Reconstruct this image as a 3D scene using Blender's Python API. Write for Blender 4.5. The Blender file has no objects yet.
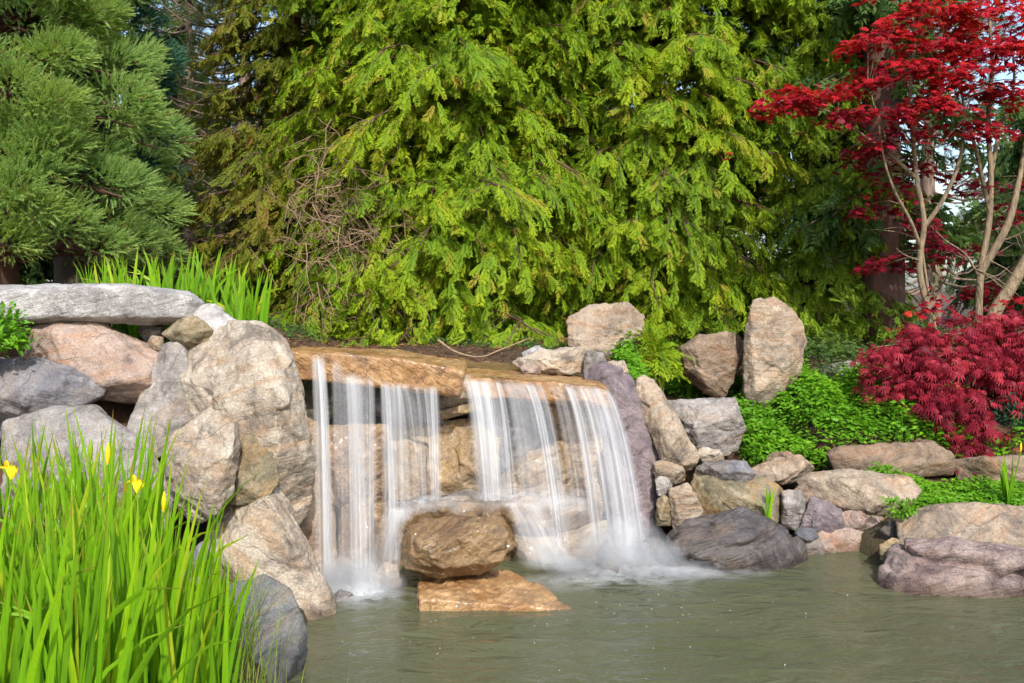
import bpy, bmesh, math, random, zlib
import numpy as np
from mathutils import Vector

random.seed(7)
RNG = np.random.default_rng(11)
sc = bpy.context.scene
COL = sc.collection
R = math.radians

# ------------------------------------------------------------------ camera, sky, sun, exposure
F, HOR, EYE = 910.0, 290.0, 1.9
cam_data = bpy.data.cameras.new("camera")
cam = bpy.data.objects.new("camera", cam_data)
COL.objects.link(cam)
cam.location = (0, 0, EYE)
cam.rotation_euler = (R(90), 0, 0)
cam_data.sensor_width = 36
cam_data.lens = F * 36 / 1024
cam_data.shift_y = -(341.5 - HOR) / 1024
cam_data.clip_end = 2000
sc.camera = cam

SUN_EL, SUN_AZ = R(41), R(12)            # azimuth: to the right of straight behind the camera
sdir = Vector((math.sin(SUN_AZ) * math.cos(SUN_EL), -math.cos(SUN_AZ) * math.cos(SUN_EL), math.sin(SUN_EL)))
world = bpy.data.worlds.new("World")
sc.world = world
world.use_nodes = True
wn = world.node_tree
bg = wn.nodes["Background"]
sky = wn.nodes.new("ShaderNodeTexSky")
sky.sky_type = 'NISHITA'
sky.sun_disc = False
sky.sun_elevation = SUN_EL
sky.sun_rotation = math.atan2(sdir.x, sdir.y)
sky.air_density = 1.0
sky.dust_density = 2.0
wn.links.new(sky.outputs[0], bg.inputs[0])
bg.inputs[1].default_value = 0.15
sun_data = bpy.data.lights.new("sun", 'SUN')
sun_data.energy = 2.7
sun_data.angle = R(0.9)
sun_data.color = (1.0, 0.96, 0.90)
sun = bpy.data.objects.new("sun", sun_data)
COL.objects.link(sun)
sun.rotation_euler = sdir.to_track_quat('Z', 'Y').to_euler()
vs = sc.view_settings
vs.view_transform = 'Standard'
vs.look = 'None'
vs.exposure = 1.0
vs.gamma = 1
vs.use_curve_mapping = False
cy = sc.cycles
sc.render.engine = 'CYCLES'
cy.max_bounces = 7
cy.diffuse_bounces = 4
cy.transparent_max_bounces = 24
cy.caustics_reflective = False
cy.caustics_refractive = False
cy.use_denoising = True
cy.sample_clamp_indirect = 6

# ------------------------------------------------------------------ helpers
def P(px, py, d):
    return np.array([(px - 512) / F * d, d, EYE - (py - HOR) / F * d])

def to_px(p):
    return 512 + p[..., 0] / p[..., 1] * F, HOR + (EYE - p[..., 2]) / p[..., 1] * F

def tag(o, label=None, cat=None, group=None, kind=None):
    if label: o["label"] = label
    if cat: o["category"] = cat
    if group: o["group"] = group
    if kind: o["kind"] = kind
    return o

def empty(name, loc, label, cat, group=None):
    o = bpy.data.objects.new(name, None)
    o.location = tuple(float(v) for v in loc)
    COL.objects.link(o)
    return tag(o, label, cat, group)

_perm = np.random.default_rng(3).permutation(256)
_perm = np.concatenate([_perm, _perm, _perm])
_grad = np.random.default_rng(4).normal(size=(256, 3))
_grad /= np.linalg.norm(_grad, axis=1)[:, None]

def pnoise(p):
    p = np.asarray(p, float)
    i = np.floor(p).astype(int)
    f = p - i
    i &= 255
    u = f * f * f * (f * (f * 6 - 15) + 10)
    out = 0
    for dx in (0, 1):
        for dy in (0, 1):
            for dz in (0, 1):
                h = _perm[_perm[_perm[(i[:, 0] + dx) & 255] + ((i[:, 1] + dy) & 255)] + ((i[:, 2] + dz) & 255)]
                g = _grad[h]
                dd = (g * (f - np.array([dx, dy, dz]))).sum(1)
                w = (u[:, 0] if dx else 1 - u[:, 0]) * (u[:, 1] if dy else 1 - u[:, 1]) * (u[:, 2] if dz else 1 - u[:, 2])
                out = out + w * dd
    return out * 1.5

def fbm(p, octv=4, gain=0.5):
    s, a, t = 1.0, 1.0, 0
    for k in range(octv):
        t = t + a * pnoise(np.asarray(p) * s + 17.3 * k)
        s *= 2.03
        a *= gain
    return t

def sm(a, b, t):
    t = np.clip((np.asarray(t, float) - a) / (b - a), 0, 1)
    return t * t * (3 - 2 * t)

class MB:
    """collects vertices, faces and two float attributes and links them as one mesh object"""
    def __init__(s):
        s.v, s.f, s.n, s.at, s.tp = [], [], 0, [], []
    def add(s, verts, faces, tint=0.5, tip=0.0):
        verts = np.asarray(verts, float).reshape(-1, 3)
        s.v.append(verts)
        s.f.append(np.asarray(faces, int) + s.n)
        s.n += len(verts)
        s.at.append(np.broadcast_to(np.asarray(tint, float), (len(verts),)))
        s.tp.append(np.broadcast_to(np.asarray(tip, float), (len(verts),)))
    def tube(s, pts, rad, sides=7, tint=0.5):
        pts = np.asarray(pts, float)
        n = len(pts)
        rad = np.broadcast_to(np.asarray(rad, float), (n,))
        tan = np.gradient(pts, axis=0)
        tan /= np.linalg.norm(tan, axis=1)[:, None] + 1e-9
        ref = np.array([0.31, 0.93, 0.18])
        a = np.cross(tan, ref)
        a /= np.linalg.norm(a, axis=1)[:, None] + 1e-9
        b = np.cross(tan, a)
        th = np.linspace(0, 2 * np.pi, sides, endpoint=False)
        ring = pts[:, None, :] + rad[:, None, None] * (np.cos(th)[None, :, None] * a[:, None, :] + np.sin(th)[None, :, None] * b[:, None, :])
        f = []
        for i in range(n - 1):
            for j in range(sides):
                k = (j + 1) % sides
                f.append((i * sides + j, i * sides + k, (i + 1) * sides + k, (i + 1) * sides + j))
        s.add(ring.reshape(-1, 3), f, tint)
    def instances(s, tv, tf, ttip, mats, pos, tint):
        k, m = len(pos), len(tv)
        vv = np.einsum('kij,mj->kmi', mats, tv) + pos[:, None, :]
        ff = (tf[None, :, :] + (np.arange(k) * m)[:, None, None]).reshape(-1, tf.shape[1])
        s.add(vv.reshape(-1, 3), ff, np.repeat(tint, m), np.tile(ttip, k))
    def build(s, name, mat, parent=None, smooth=False, attrs=True, base=None):
        me = bpy.data.meshes.new(name)
        v = np.concatenate(s.v)
        if parent is not None:
            base = np.array(parent["_w"]) if "_w" in parent else np.array(parent.location)
        if base is None:
            base = np.zeros(3)
        v = v - base
        me.vertices.add(len(v))
        me.vertices.foreach_set('co', v.astype(np.float32).ravel())
        tot = sum(f.size for f in s.f)
        nf = sum(len(f) for f in s.f)
        me.loops.add(tot)
        me.polygons.add(nf)
        me.loops.foreach_set('vertex_index', np.concatenate([f.ravel() for f in s.f]).astype(np.int32))
        cnt = np.concatenate([np.full(len(f), f.shape[1]) for f in s.f])
        start = np.concatenate([[0], np.cumsum(cnt)[:-1]])
        me.polygons.foreach_set('loop_start', start.astype(np.int32))
        me.update(calc_edges=True)
        me.validate()
        if smooth:
            me.polygons.foreach_set('use_smooth', np.ones(len(me.polygons), bool))
        if attrs:
            for nm, arr in (('tint', s.at), ('tip', s.tp)):
                a = me.attributes.new(nm, 'FLOAT', 'POINT')
                a.data.foreach_set('value', np.concatenate(arr).astype(np.float32))
        me.materials.append(mat)
        o = bpy.data.objects.new(name, me)
        COL.objects.link(o)
        if parent is not None:
            o.parent = parent
        else:
            o.location = tuple(float(x) for x in base)
        return o

def frames(d, up):
    d = d / (np.linalg.norm(d, axis=1)[:, None] + 1e-9)
    n = up - (up * d).sum(1)[:, None] * d
    n /= np.linalg.norm(n, axis=1)[:, None] + 1e-9
    y = np.cross(n, d)
    return np.stack([d, y, n], axis=2)

def unit(v):
    return v / (np.linalg.norm(v, axis=-1, keepdims=True) + 1e-9)

# ------------------------------------------------------------------ materials
def new_mat(name):
    m = bpy.data.materials.new(name)
    m.use_nodes = True
    nt = m.node_tree
    nt.nodes.clear()
    out = nt.nodes.new('ShaderNodeOutputMaterial')
    return m, nt, out

class N:
    """tiny node shorthand"""
    def __init__(s, nt): s.nt = nt
    def node(s, t, **kw):
        n = s.nt.nodes.new(t)
        for k, v in kw.items(): setattr(n, k, v)
        return n
    def link(s, a, b): s.nt.links.new(a, b)
    def put(s, sock, v):
        if isinstance(v, bpy.types.NodeSocket): s.link(v, sock)
        elif isinstance(v, (tuple, list)) and len(v) == 3 and sock.type == 'RGBA': sock.default_value = (*v, 1)
        else: sock.default_value = v
    def noise(s, vec, scale, detail=4, rough=0.55, dist=0.0):
        n = s.node('ShaderNodeTexNoise')
        s.put(n.inputs['Vector'], vec)
        n.inputs['Scale'].default_value = scale
        n.inputs['Detail'].default_value = detail
        n.inputs['Roughness'].default_value = rough
        n.inputs['Distortion'].default_value = dist
        return n.outputs['Fac']
    def ramp(s, fac, stops):
        n = s.node('ShaderNodeValToRGB')
        el = n.color_ramp.elements
        while len(el) < len(stops): el.new(0.5)
        for e, (p, c) in zip(el, stops):
            e.position = p
            e.color = (*c, 1) if isinstance(c, tuple) else (c, c, c, 1)
        s.put(n.inputs[0], fac)
        return n.outputs[0]
    def mix(s, fac, a, b, mode='MIX'):
        n = s.node('ShaderNodeMix', data_type='RGBA', blend_type=mode)
        s.put(n.inputs[0], fac); s.put(n.inputs[6], a); s.put(n.inputs[7], b)
        return n.outputs[2]
    def math(s, op, a, b=0.0, clamp=False):
        n = s.node('ShaderNodeMath', operation=op, use_clamp=clamp)
        s.put(n.inputs[0], a); s.put(n.inputs[1], b)
        return n.outputs[0]
    def maprange(s, v, a, b, c=0.0, d=1.0):
        n = s.node('ShaderNodeMapRange')
        s.put(n.inputs[0], v)
        for i, x in enumerate((a, b, c, d)): n.inputs[i + 1].default_value = x
        return n.outputs[0]
    def scale(s, vec, xyz, rot=(0, 0, 0)):
        n = s.node('ShaderNodeMapping')
        s.put(n.inputs[0], vec)
        n.inputs['Scale'].default_value = xyz
        n.inputs['Rotation'].default_value = rot
        return n.outputs[0]
    def bump(s, h, strength, dist, prev=None):
        n = s.node('ShaderNodeBump')
        n.inputs['Strength'].default_value = strength
        n.inputs['Distance'].default_value = dist
        s.put(n.inputs['Height'], h)
        if prev is not None: s.put(n.inputs['Normal'], prev)
        return n.outputs[0]

def rock_mat(name, c1, c2, c3, dark, rough=0.85, wet=0.0, strata=0.6, crack=0.5, band=True):
    """c1/c2 broad patches, c3 stain streaks, dark crevice/lichen colour"""
    m, nt, out = new_mat(name)
    n = N(nt)
    tc = n.node('ShaderNodeTexCoord')
    oi = n.node('ShaderNodeObjectInfo')
    off = n.node('ShaderNodeVectorMath', operation='MULTIPLY_ADD')
    comb = n.node('ShaderNodeCombineXYZ')
    n.link(oi.outputs['Random'], comb.inputs[0])
    n.link(n.math('MULTIPLY', oi.outputs['Random'], 3.7), comb.inputs[1])
    n.link(n.math('MULTIPLY', oi.outputs['Random'], 7.1), comb.inputs[2])
    n.link(comb.outputs[0], off.inputs[0])
    off.inputs[1].default_value = (31, 17, 13)
    n.link(tc.outputs['Object'], off.inputs[2])
    v = off.outputs[0]
    rotv = n.node('ShaderNodeVectorRotate', rotation_type='EULER_XYZ')
    n.link(v, rotv.inputs['Vector'])
    cr = n.node('ShaderNodeCombineXYZ')
    n.link(n.math('MULTIPLY', n.math('SUBTRACT', oi.outputs['Random'], 0.5), 1.2), cr.inputs[0])
    n.link(n.math('MULTIPLY', n.math('SUBTRACT', oi.outputs['Random'], 0.4), 1.5), cr.inputs[1])
    n.link(cr.outputs[0], rotv.inputs['Rotation'])
    vr = rotv.outputs[0]
    big = n.noise(v, 2.6, 5, 0.62, 0.6)
    col = n.mix(n.ramp(big, [(0.42, 0.0), (0.58, 1.0)]), c1, c2)
    streak = n.noise(n.scale(vr, (1.6, 1.6, 9.0)), 1.3, 6, 0.65, 0.8)
    col = n.mix(n.math('MULTIPLY', n.ramp(streak, [(0.47, 0.0), (0.66, 1.0)]), 0.75), col, c3)
    # pale lichen blotches and dark weathering
    lich = n.noise(v, 7.5, 6, 0.7, 0.3)
    col = n.mix(n.math('MULTIPLY', n.ramp(lich, [(0.54, 0.0), (0.70, 1.0)]), 0.55), col, tuple(min(0.62, x * 1.45 + 0.05) for x in c2))
    dk = n.noise(v, 4.2, 8, 0.72, 0.9)
    col = n.mix(n.math('MULTIPLY', n.ramp(dk, [(0.49, 0.0), (0.64, 1.0)]), 0.78), col, dark)
    spk = n.noise(v, 75, 3, 0.7)
    col = n.mix(0.55, col, n.ramp(spk, [(0.25, 0.2), (0.5, 0.5), (0.75, 0.82)]), 'OVERLAY')
    # cracks
    vor = n.node('ShaderNodeTexVoronoi', feature='DISTANCE_TO_EDGE')
    wv = n.node('ShaderNodeVectorMath', operation='MULTIPLY_ADD')
    nz = n.node('ShaderNodeTexNoise')
    nz.inputs['Scale'].default_value = 5
    nz.inputs['Detail'].default_value = 5
    n.link(vr, nz.inputs['Vector'])
    n.link(nz.outputs['Color'], wv.inputs[0])
    wv.inputs[1].default_value = (0.35, 0.35, 0.35)
    n.link(n.scale(vr, (1, 1, 1.8)), wv.inputs[2])
    n.link(wv.outputs[0], vor.inputs['Vector'])
    vor.inputs['Scale'].default_value = 2.3
    cm = n.noise(v, 3.1, 2)
    ck = n.math('MULTIPLY', n.maprange(vor.outputs[0], 0.0, 0.022, 1.0, 0.0), n.maprange(cm, 0.47, 0.58, 0.0, 1.0))
    col = n.mix(n.math('MULTIPLY', ck, crack), col, dark)
    rg = rough
    # wet, darker band just above the waterline (a stain that stays on the stone)
    if band:
        geo = n.node('ShaderNodeNewGeometry')
        sep = n.node('ShaderNodeSeparateXYZ')
        n.link(geo.outputs['Position'], sep.inputs[0])
        wl = n.maprange(n.math('ADD', sep.outputs[2], n.math('MULTIPLY', n.math('SUBTRACT', lich, 0.5), 0.16)), 0.03, 0.10, 1.0, 0.0)
        col = n.mix(n.math('MULTIPLY', wl, 0.8), col, n.mix(1.0, col, (0.42, 0.36, 0.3), 'MULTIPLY'))
        rg = n.mix(wl, (rough,) * 3, (0.3, 0.3, 0.3))
    bs = n.node('ShaderNodeBsdfPrincipled')
    n.put(bs.inputs['Base Color'], col)
    if wet:
        n.put(bs.inputs['Roughness'], n.ramp(n.noise(v, 9, 4), [(0.3, wet), (0.7, wet + 0.22)]))
        bs.inputs['Coat Weight'].default_value = 0.25
        bs.inputs['Coat Roughness'].default_value = 0.12
    else:
        n.put(bs.inputs['Roughness'], rg)
        bs.inputs['Specular IOR Level'].default_value = 0.3
    h1 = n.noise(v, 16, 8, 0.68, 0.4)
    h2 = n.noise(n.scale(vr, (2, 2, 14)), 2.2, 6, 0.65, 0.5)
    b = n.bump(h1, 0.75, 0.03)
    b = n.bump(h2, strata, 0.03, b)
    b = n.bump(n.noise(v, 60, 5, 0.7), 0.5, 0.008, b)
    b = n.bump(n.math('SUBTRACT', 1.0, ck), crack * 0.8, 0.012, b)
    n.link(b, bs.inputs['Normal'])
    n.link(bs.outputs[0], out.inputs[0])
    return m

def leaf_mat(name, stops, tipcol, trans=0.35, rough=0.6, tipamt=0.6, spec=0.15, vein=False):
    m, nt, out = new_mat(name)
    n = N(nt)
    a = n.node('ShaderNodeAttribute', attribute_name='tint')
    t = n.node('ShaderNodeAttribute', attribute_name='tip')
    col = n.ramp(a.outputs['Fac'], stops)
    col = n.mix(n.math('MULTIPLY', t.outputs['Fac'], tipamt), col, tipcol)
    if vein:
        tc = n.node('ShaderNodeTexCoord')
        vn = n.noise(n.scale(tc.outputs['Object'], (330, 330, 5)), 1.0, 3, 0.6)
        col = n.mix(0.55, col, n.ramp(vn, [(0.25, 0.3), (0.75, 0.72)]), 'OVERLAY')
        br = n.noise(n.scale(tc.outputs['Object'], (30, 30, 9)), 1.0, 3, 0.6)
        col = n.mix(n.math('MULTIPLY', n.maprange(t.outputs['Fac'], 0.86, 1.0), n.maprange(br, 0.5, 0.6)), col, (0.30, 0.17, 0.05))
    bs = n.node('ShaderNodeBsdfPrincipled')
    n.put(bs.inputs['Base Color'], col)
    bs.inputs['Roughness'].default_value = rough
    bs.inputs['Specular IOR Level'].default_value = spec
    tr = n.node('ShaderNodeBsdfTranslucent')
    n.put(tr.inputs['Color'], n.mix(1.0, col, (1.25, 1.2, 0.7), 'MULTIPLY'))
    mx = n.node('ShaderNodeMixShader')
    mx.inputs[0].default_value = trans
    n.link(bs.outputs[0], mx.inputs[1])
    n.link(tr.outputs[0], mx.inputs[2])
    n.link(mx.outputs[0], out.inputs[0])
    return m

def bark_mat(name, c1, c2, sc_=(18, 18, 3), bump=0.5):
    m, nt, out = new_mat(name)
    n = N(nt)
    tc = n.node('ShaderNodeTexCoord')
    v = n.scale(tc.outputs['Object'], sc_)
    f = n.noise(v, 1.0, 6, 0.65, 0.5)
    col = n.ramp(f, [(0.3, c1), (0.68, c2)])
    bs = n.node('ShaderNodeBsdfPrincipled')
    n.put(bs.inputs['Base Color'], col)
    bs.inputs['Roughness'].default_value = 0.85
    n.link(n.bump(f, bump, 0.03), bs.inputs['Normal'])
    n.link(bs.outputs[0], out.inputs[0])
    return m

M = {}
M['pale']   = rock_mat('pale_stone', (0.31, 0.255, 0.195), (0.42, 0.36, 0.285), (0.33, 0.21, 0.11), (0.12, 0.10, 0.085))
M['white']  = rock_mat('whitish_stone', (0.32, 0.305, 0.295), (0.448, 0.424, 0.400), (0.272, 0.256, 0.248), (0.160, 0.144, 0.136))
M['pink']   = rock_mat('pinkish_stone', (0.29, 0.215, 0.17), (0.360, 0.280, 0.232), (0.336, 0.176, 0.088), (0.128, 0.096, 0.088))
M['blue']   = rock_mat('bluish_grey_stone', (0.136, 0.132, 0.144), (0.224, 0.208, 0.208), (0.192, 0.152, 0.120), (0.064, 0.060, 0.064))
M['grey']   = rock_mat('grey_stone',   (0.22, 0.20, 0.185), (0.296, 0.272, 0.248), (0.256, 0.192, 0.136), (0.096, 0.088, 0.080))
M['ochre']  = rock_mat('ochre_stone',  (0.17, 0.145, 0.095), (0.288, 0.232, 0.144), (0.272, 0.160, 0.056), (0.080, 0.068, 0.040))
M['tan']    = rock_mat('tan_stone',    (0.25, 0.195, 0.14), (0.336, 0.272, 0.200), (0.304, 0.184, 0.104), (0.096, 0.080, 0.068))
M['brown']  = rock_mat('brown_stone',  (0.185, 0.135, 0.095), (0.248, 0.184, 0.128), (0.216, 0.120, 0.064), (0.068, 0.052, 0.044))
M['purple'] = rock_mat('purplish_stone', (0.152, 0.120, 0.128), (0.208, 0.168, 0.168), (0.120, 0.096, 0.104), (0.064, 0.048, 0.056))
M['dark']   = rock_mat('dark_shore_stone', (0.068, 0.060, 0.060), (0.112, 0.100, 0.096), (0.136, 0.096, 0.068), (0.032, 0.028, 0.028), rough=0.6, strata=1.0)
M['rose']   = rock_mat('rosy_layered_stone', (0.216, 0.152, 0.132), (0.320, 0.248, 0.216), (0.160, 0.104, 0.096), (0.056, 0.040, 0.044), strata=1.0)
M['round']  = rock_mat('dark_rounded_stone', (0.088, 0.092, 0.100), (0.152, 0.152, 0.152), (0.192, 0.160, 0.112), (0.048, 0.048, 0.052), strata=0.2)
M['wetor']  = rock_mat('wet_orange_stone', (0.31, 0.16, 0.055), (0.40, 0.245, 0.11), (0.22, 0.10, 0.035), (0.09, 0.05, 0.03), wet=0.26, band=False)
M['wetbr']  = rock_mat('wet_brown_stone', (0.160, 0.092, 0.036), (0.240, 0.152, 0.068), (0.112, 0.064, 0.028), (0.048, 0.032, 0.020), wet=0.26, band=False)
M['wallt']  = rock_mat('damp_tan_stone', (0.288, 0.200, 0.112), (0.352, 0.272, 0.176), (0.304, 0.184, 0.056), (0.112, 0.080, 0.056), wet=0.35, band=False)
M['wallp']  = rock_mat('damp_pink_stone', (0.28, 0.19, 0.125), (0.37, 0.275, 0.185), (0.31, 0.19, 0.085), (0.10, 0.07, 0.05), wet=0.35, band=False)
M['wallg']  = rock_mat('damp_slate_stone', (0.104, 0.096, 0.104), (0.192, 0.168, 0.160), (0.080, 0.072, 0.072), (0.040, 0.036, 0.036), wet=0.3, band=False)
M['walld']  = rock_mat('mossy_dark_stone', (0.056, 0.052, 0.028), (0.104, 0.088, 0.044), (0.064, 0.064, 0.016), (0.024, 0.022, 0.016), wet=0.35, band=False)

M['thuja']  = leaf_mat('arborvitae_leaf', [(0.0, (0.045, 0.14, 0.014)), (0.45, (0.125, 0.25, 0.012)), (0.8, (0.26, 0.36, 0.012)), (1.0, (0.30, 0.20, 0.04))], (0.38, 0.46, 0.02), 0.42)
M['thujad'] = leaf_mat('dark_arborvitae_leaf', [(0.0, (0.05, 0.13, 0.012)), (0.6, (0.12, 0.22, 0.012)), (1.0, (0.22, 0.30, 0.02))], (0.32, 0.40, 0.03), 0.42)
M['thujab'] = leaf_mat('browning_arborvitae_leaf', [(0.0, (0.06, 0.11, 0.014)), (0.45, (0.14, 0.18, 0.016)), (0.72, (0.20, 0.16, 0.025)), (1.0, (0.20, 0.10, 0.04))], (0.26, 0.25, 0.03), 0.4)
M['sequoia'] = leaf_mat('sequoia_needle', [(0.0, (0.12, 0.28, 0.10)), (0.5, (0.25, 0.42, 0.12)), (0.88, (0.37, 0.49, 0.10)), (1.0, (0.28, 0.19, 0.05))], (0.42, 0.52, 0.18), 0.42, 0.6, 0.75)
M['spruce'] = leaf_mat('bluish_needle', [(0.0, (0.03, 0.12, 0.085)), (0.6, (0.06, 0.18, 0.12)), (1.0, (0.10, 0.23, 0.13))], (0.07, 0.19, 0.13), 0.25, 0.55)
M['pine']   = leaf_mat('pine_needle', [(0.0, (0.03, 0.07, 0.022)), (0.6, (0.065, 0.115, 0.03)), (1.0, (0.15, 0.11, 0.035))], (0.11, 0.16, 0.04), 0.3, 0.6)
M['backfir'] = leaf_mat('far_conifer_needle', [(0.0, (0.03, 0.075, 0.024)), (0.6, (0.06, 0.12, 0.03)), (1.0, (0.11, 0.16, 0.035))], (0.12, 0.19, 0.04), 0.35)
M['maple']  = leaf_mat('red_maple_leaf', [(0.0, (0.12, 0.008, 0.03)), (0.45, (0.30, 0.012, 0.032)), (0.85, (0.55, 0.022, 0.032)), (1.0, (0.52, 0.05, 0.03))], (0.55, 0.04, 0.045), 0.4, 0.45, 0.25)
M['lace']   = leaf_mat('crimson_lace_leaf', [(0.0, (0.05, 0.006, 0.014)), (0.5, (0.20, 0.012, 0.026)), (1.0, (0.44, 0.04, 0.06))], (0.42, 0.04, 0.06), 0.35, 0.45, 0.3)
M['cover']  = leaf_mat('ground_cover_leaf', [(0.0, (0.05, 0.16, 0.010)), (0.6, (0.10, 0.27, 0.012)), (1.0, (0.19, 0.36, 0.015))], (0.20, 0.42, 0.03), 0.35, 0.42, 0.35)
M['iris']   = leaf_mat('iris_blade', [(0.0, (0.045, 0.17, 0.010)), (0.5, (0.11, 0.31, 0.008)), (0.85, (0.22, 0.43, 0.008)), (1.0, (0.42, 0.44, 0.03))], (0.28, 0.44, 0.01), 0.4, 0.42, 0.4, 0.25, True)
M['grassm'] = leaf_mat('grass_blade', [(0.0, (0.08, 0.20, 0.02)), (0.6, (0.18, 0.30, 0.03)), (1.0, (0.40, 0.36, 0.12))], (0.25, 0.33, 0.05), 0.35)
M['petal']  = leaf_mat('yellow_petal', [(0.0, (0.80, 0.52, 0.008)), (1.0, (0.88, 0.66, 0.02))], (0.9, 0.75, 0.1), 0.3)
M['dkshrub'] = leaf_mat('dark_shrub_leaf', [(0.0, (0.012, 0.06, 0.045)), (1.0, (0.03, 0.11, 0.06))], (0.05, 0.14, 0.08), 0.25)
M['barkm']  = bark_mat('maple_bark', (0.09, 0.065, 0.04), (0.30, 0.225, 0.135), (30, 30, 9), 0.8)
M['barkr']  = bark_mat('reddish_bark', (0.05, 0.022, 0.016), (0.13, 0.06, 0.04))
M['barkp']  = bark_mat('pine_bark', (0.13, 0.085, 0.06), (0.27, 0.19, 0.15))
M['barkd']  = bark_mat('dark_bark', (0.05, 0.035, 0.025), (0.12, 0.085, 0.06))
M['twig']   = bark_mat('bare_twig', (0.16, 0.10, 0.055), (0.30, 0.20, 0.12))

def soil_mat():
    m, nt, out = new_mat('soil')
    n = N(nt)
    tc = n.node('ShaderNodeTexCoord')
    v = tc.outputs['Object']
    col = n.ramp(n.noise(v, 3.5, 8, 0.7), [(0.3, (0.04, 0.02, 0.010)), (0.55, (0.09, 0.045, 0.022)), (0.75, (0.15, 0.08, 0.035))])
    col = n.mix(n.ramp(n.noise(v, 1.1, 4), [(0.5, 0.0), (0.65, 0.5)]), col, (0.035, 0.05, 0.015))
    bs = n.node('ShaderNodeBsdfPrincipled')
    n.put(bs.inputs['Base Color'], col)
    bs.inputs['Roughness'].default_value = 0.95
    n.link(n.bump(n.noise(v, 14, 8, 0.7), 1.0, 0.05), bs.inputs['Normal'])
    n.link(bs.outputs[0], out.inputs[0])
    return m
M['soil'] = soil_mat()

# ------------------------------------------------------------------ ground
def TZ(x, y):
    x = np.asarray(x, float); y = np.asarray(y, float)
    dl = -1.10 - 0.40 * sm(5.2, 5.6, y) - x
    hl = 0.10 + 0.22 * sm(0, 1.2, dl) + 1.22 * sm(5.6, 6.5, y)
    L = -0.5 + (hl + 0.5) * sm(-0.2, 0.15, dl)
    yb = 7.05 - 0.25 * sm(1.0, 1.4, x) - 0.95 * sm(2.35, 2.75, x)
    db = y - yb
    hA = 1.13 + 0.22 * sm(0.4, 2.0, db)
    A = -0.5 + (hA + 0.5) * sm(0, 0.22, db)
    hB1 = np.minimum(0.06 + 0.29 * np.clip(db, 0, 9), 1.15)
    dc = np.clip(db, 0, 9)
    hB2 = np.minimum(0.06 + 0.15 * np.minimum(dc, 1.85) + 0.30 * sm(1.9, 2.15, dc) + 0.25 * np.clip(dc - 2, 0, 9), 1.15)
    wr = sm(2.3, 2.7, x)
    hB = hB1 * (1 - wr) + hB2 * wr
    B = -0.5 + (hB + 0.5) * sm(-0.2, 0.2, db)
    w = sm(1.0, 1.5, x)
    Bk = A * (1 - w) + B * w
    z = np.maximum(L, Bk)
    far = sm(11, 14, y)
    z = z * (1 - far) + 1.2 * far
    # bank the photographer stands on
    nb = 1.7 - y
    z = np.maximum(z, -0.5 + 0.75 * sm(-0.2, 0.6, nb))
    return z

def tz_noise(x, y):
    p = np.stack([np.ravel(x), np.ravel(y), np.zeros(np.size(x))], 1)
    return (TZ(np.ravel(x), np.ravel(y)) + 0.035 * fbm(p * 1.7, 4)).reshape(np.shape(x))

def build_ground():
    g = np.linspace(-6, 7, 150)
    xs = np.concatenate([[-900, -400, -150, -60, -30, -18, -12, -9, -7.2], g, [8, 10, 13, 19, 30, 60, 150, 400, 900]])
    ys = np.concatenate([[-900, -300, -100, -40, -15, -6, -2], np.linspace(0, 12, 150), [12.6, 13.5, 15, 18, 24, 35, 60, 150, 400, 900]])
    X, Y = np.meshgrid(xs, ys)
    Z = tz_noise(X, Y)
    nx, ny = len(xs), len(ys)
    idx = np.arange(nx * ny).reshape(ny, nx)
    f = np.stack([idx[:-1, :-1], idx[:-1, 1:], idx[1:, 1:], idx[1:, :-1]], -1).reshape(-1, 4)
    mb = MB()
    mb.add(np.stack([X, Y, Z], -1).reshape(-1, 3), f)
    o = mb.build('ground', M['soil'], smooth=True, attrs=False)
    tag(o, 'dark soil banks around the pond', None, kind='structure')
build_ground()

# ------------------------------------------------------------------ pond
def pond_mat():
    m, nt, out = new_mat('pond_water')
    n = N(nt)
    tc = n.node('ShaderNodeTexCoord')
    v = tc.outputs['Object']
    bs = n.node('ShaderNodeBsdfPrincipled')
    col = n.ramp(n.noise(v, 0.8, 3, 0.5, 0.5), [(0.3, (0.062, 0.070, 0.034)), (0.7, (0.090, 0.092, 0.050))])
    n.put(bs.inputs['Base Color'], col)
    bs.inputs['Roughness'].default_value = 0.055
    bs.inputs['IOR'].default_value = 1.33
    w1 = n.noise(n.scale(v, (3.2, 6.5, 1)), 1.0, 4, 0.5, 1.2)
    w2 = n.noise(n.scale(v, (16, 30, 1)), 1.0, 3, 0.5, 0.6)
    b = n.bump(w1, 0.55, 0.06)
    b = n.bump(w2, 0.22, 0.02, b)
    n.link(b, bs.inputs['Normal'])
    n.link(bs.outputs[0], out.inputs[0])
    return m
M['pond'] = pond_mat()

def build_pond():
    nx, ny = 240, 200
    xs = np.linspace(-1.9, 9, nx)
    ys = np.linspace(0.9, 7.6, ny)
    X, Y = np.meshgrid(xs, ys)
    p = np.stack([X.ravel() * 2.2, Y.ravel() * 4.5, np.zeros(X.size)], 1)
    fall = np.exp(-(((X - 0.2) / 1.6) ** 2 + ((Y - 6.0) / 1.2) ** 2)).ravel()
    Z = 0.010 * fbm(p, 3) * (0.5 + 1.6 * fall)
    idx = np.arange(nx * ny).reshape(ny, nx)
    f = np.stack([idx[:-1, :-1], idx[:-1, 1:], idx[1:, 1:], idx[1:, :-1]], -1).reshape(-1, 4)
    mb = MB()
    mb.add(np.stack([X.ravel(), Y.ravel(), Z], 1), f)
    o = mb.build('pond_water', M['pond'], smooth=True, attrs=False)
    tag(o, 'murky olive pond with soft ripples', None, kind='structure')
build_pond()

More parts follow.
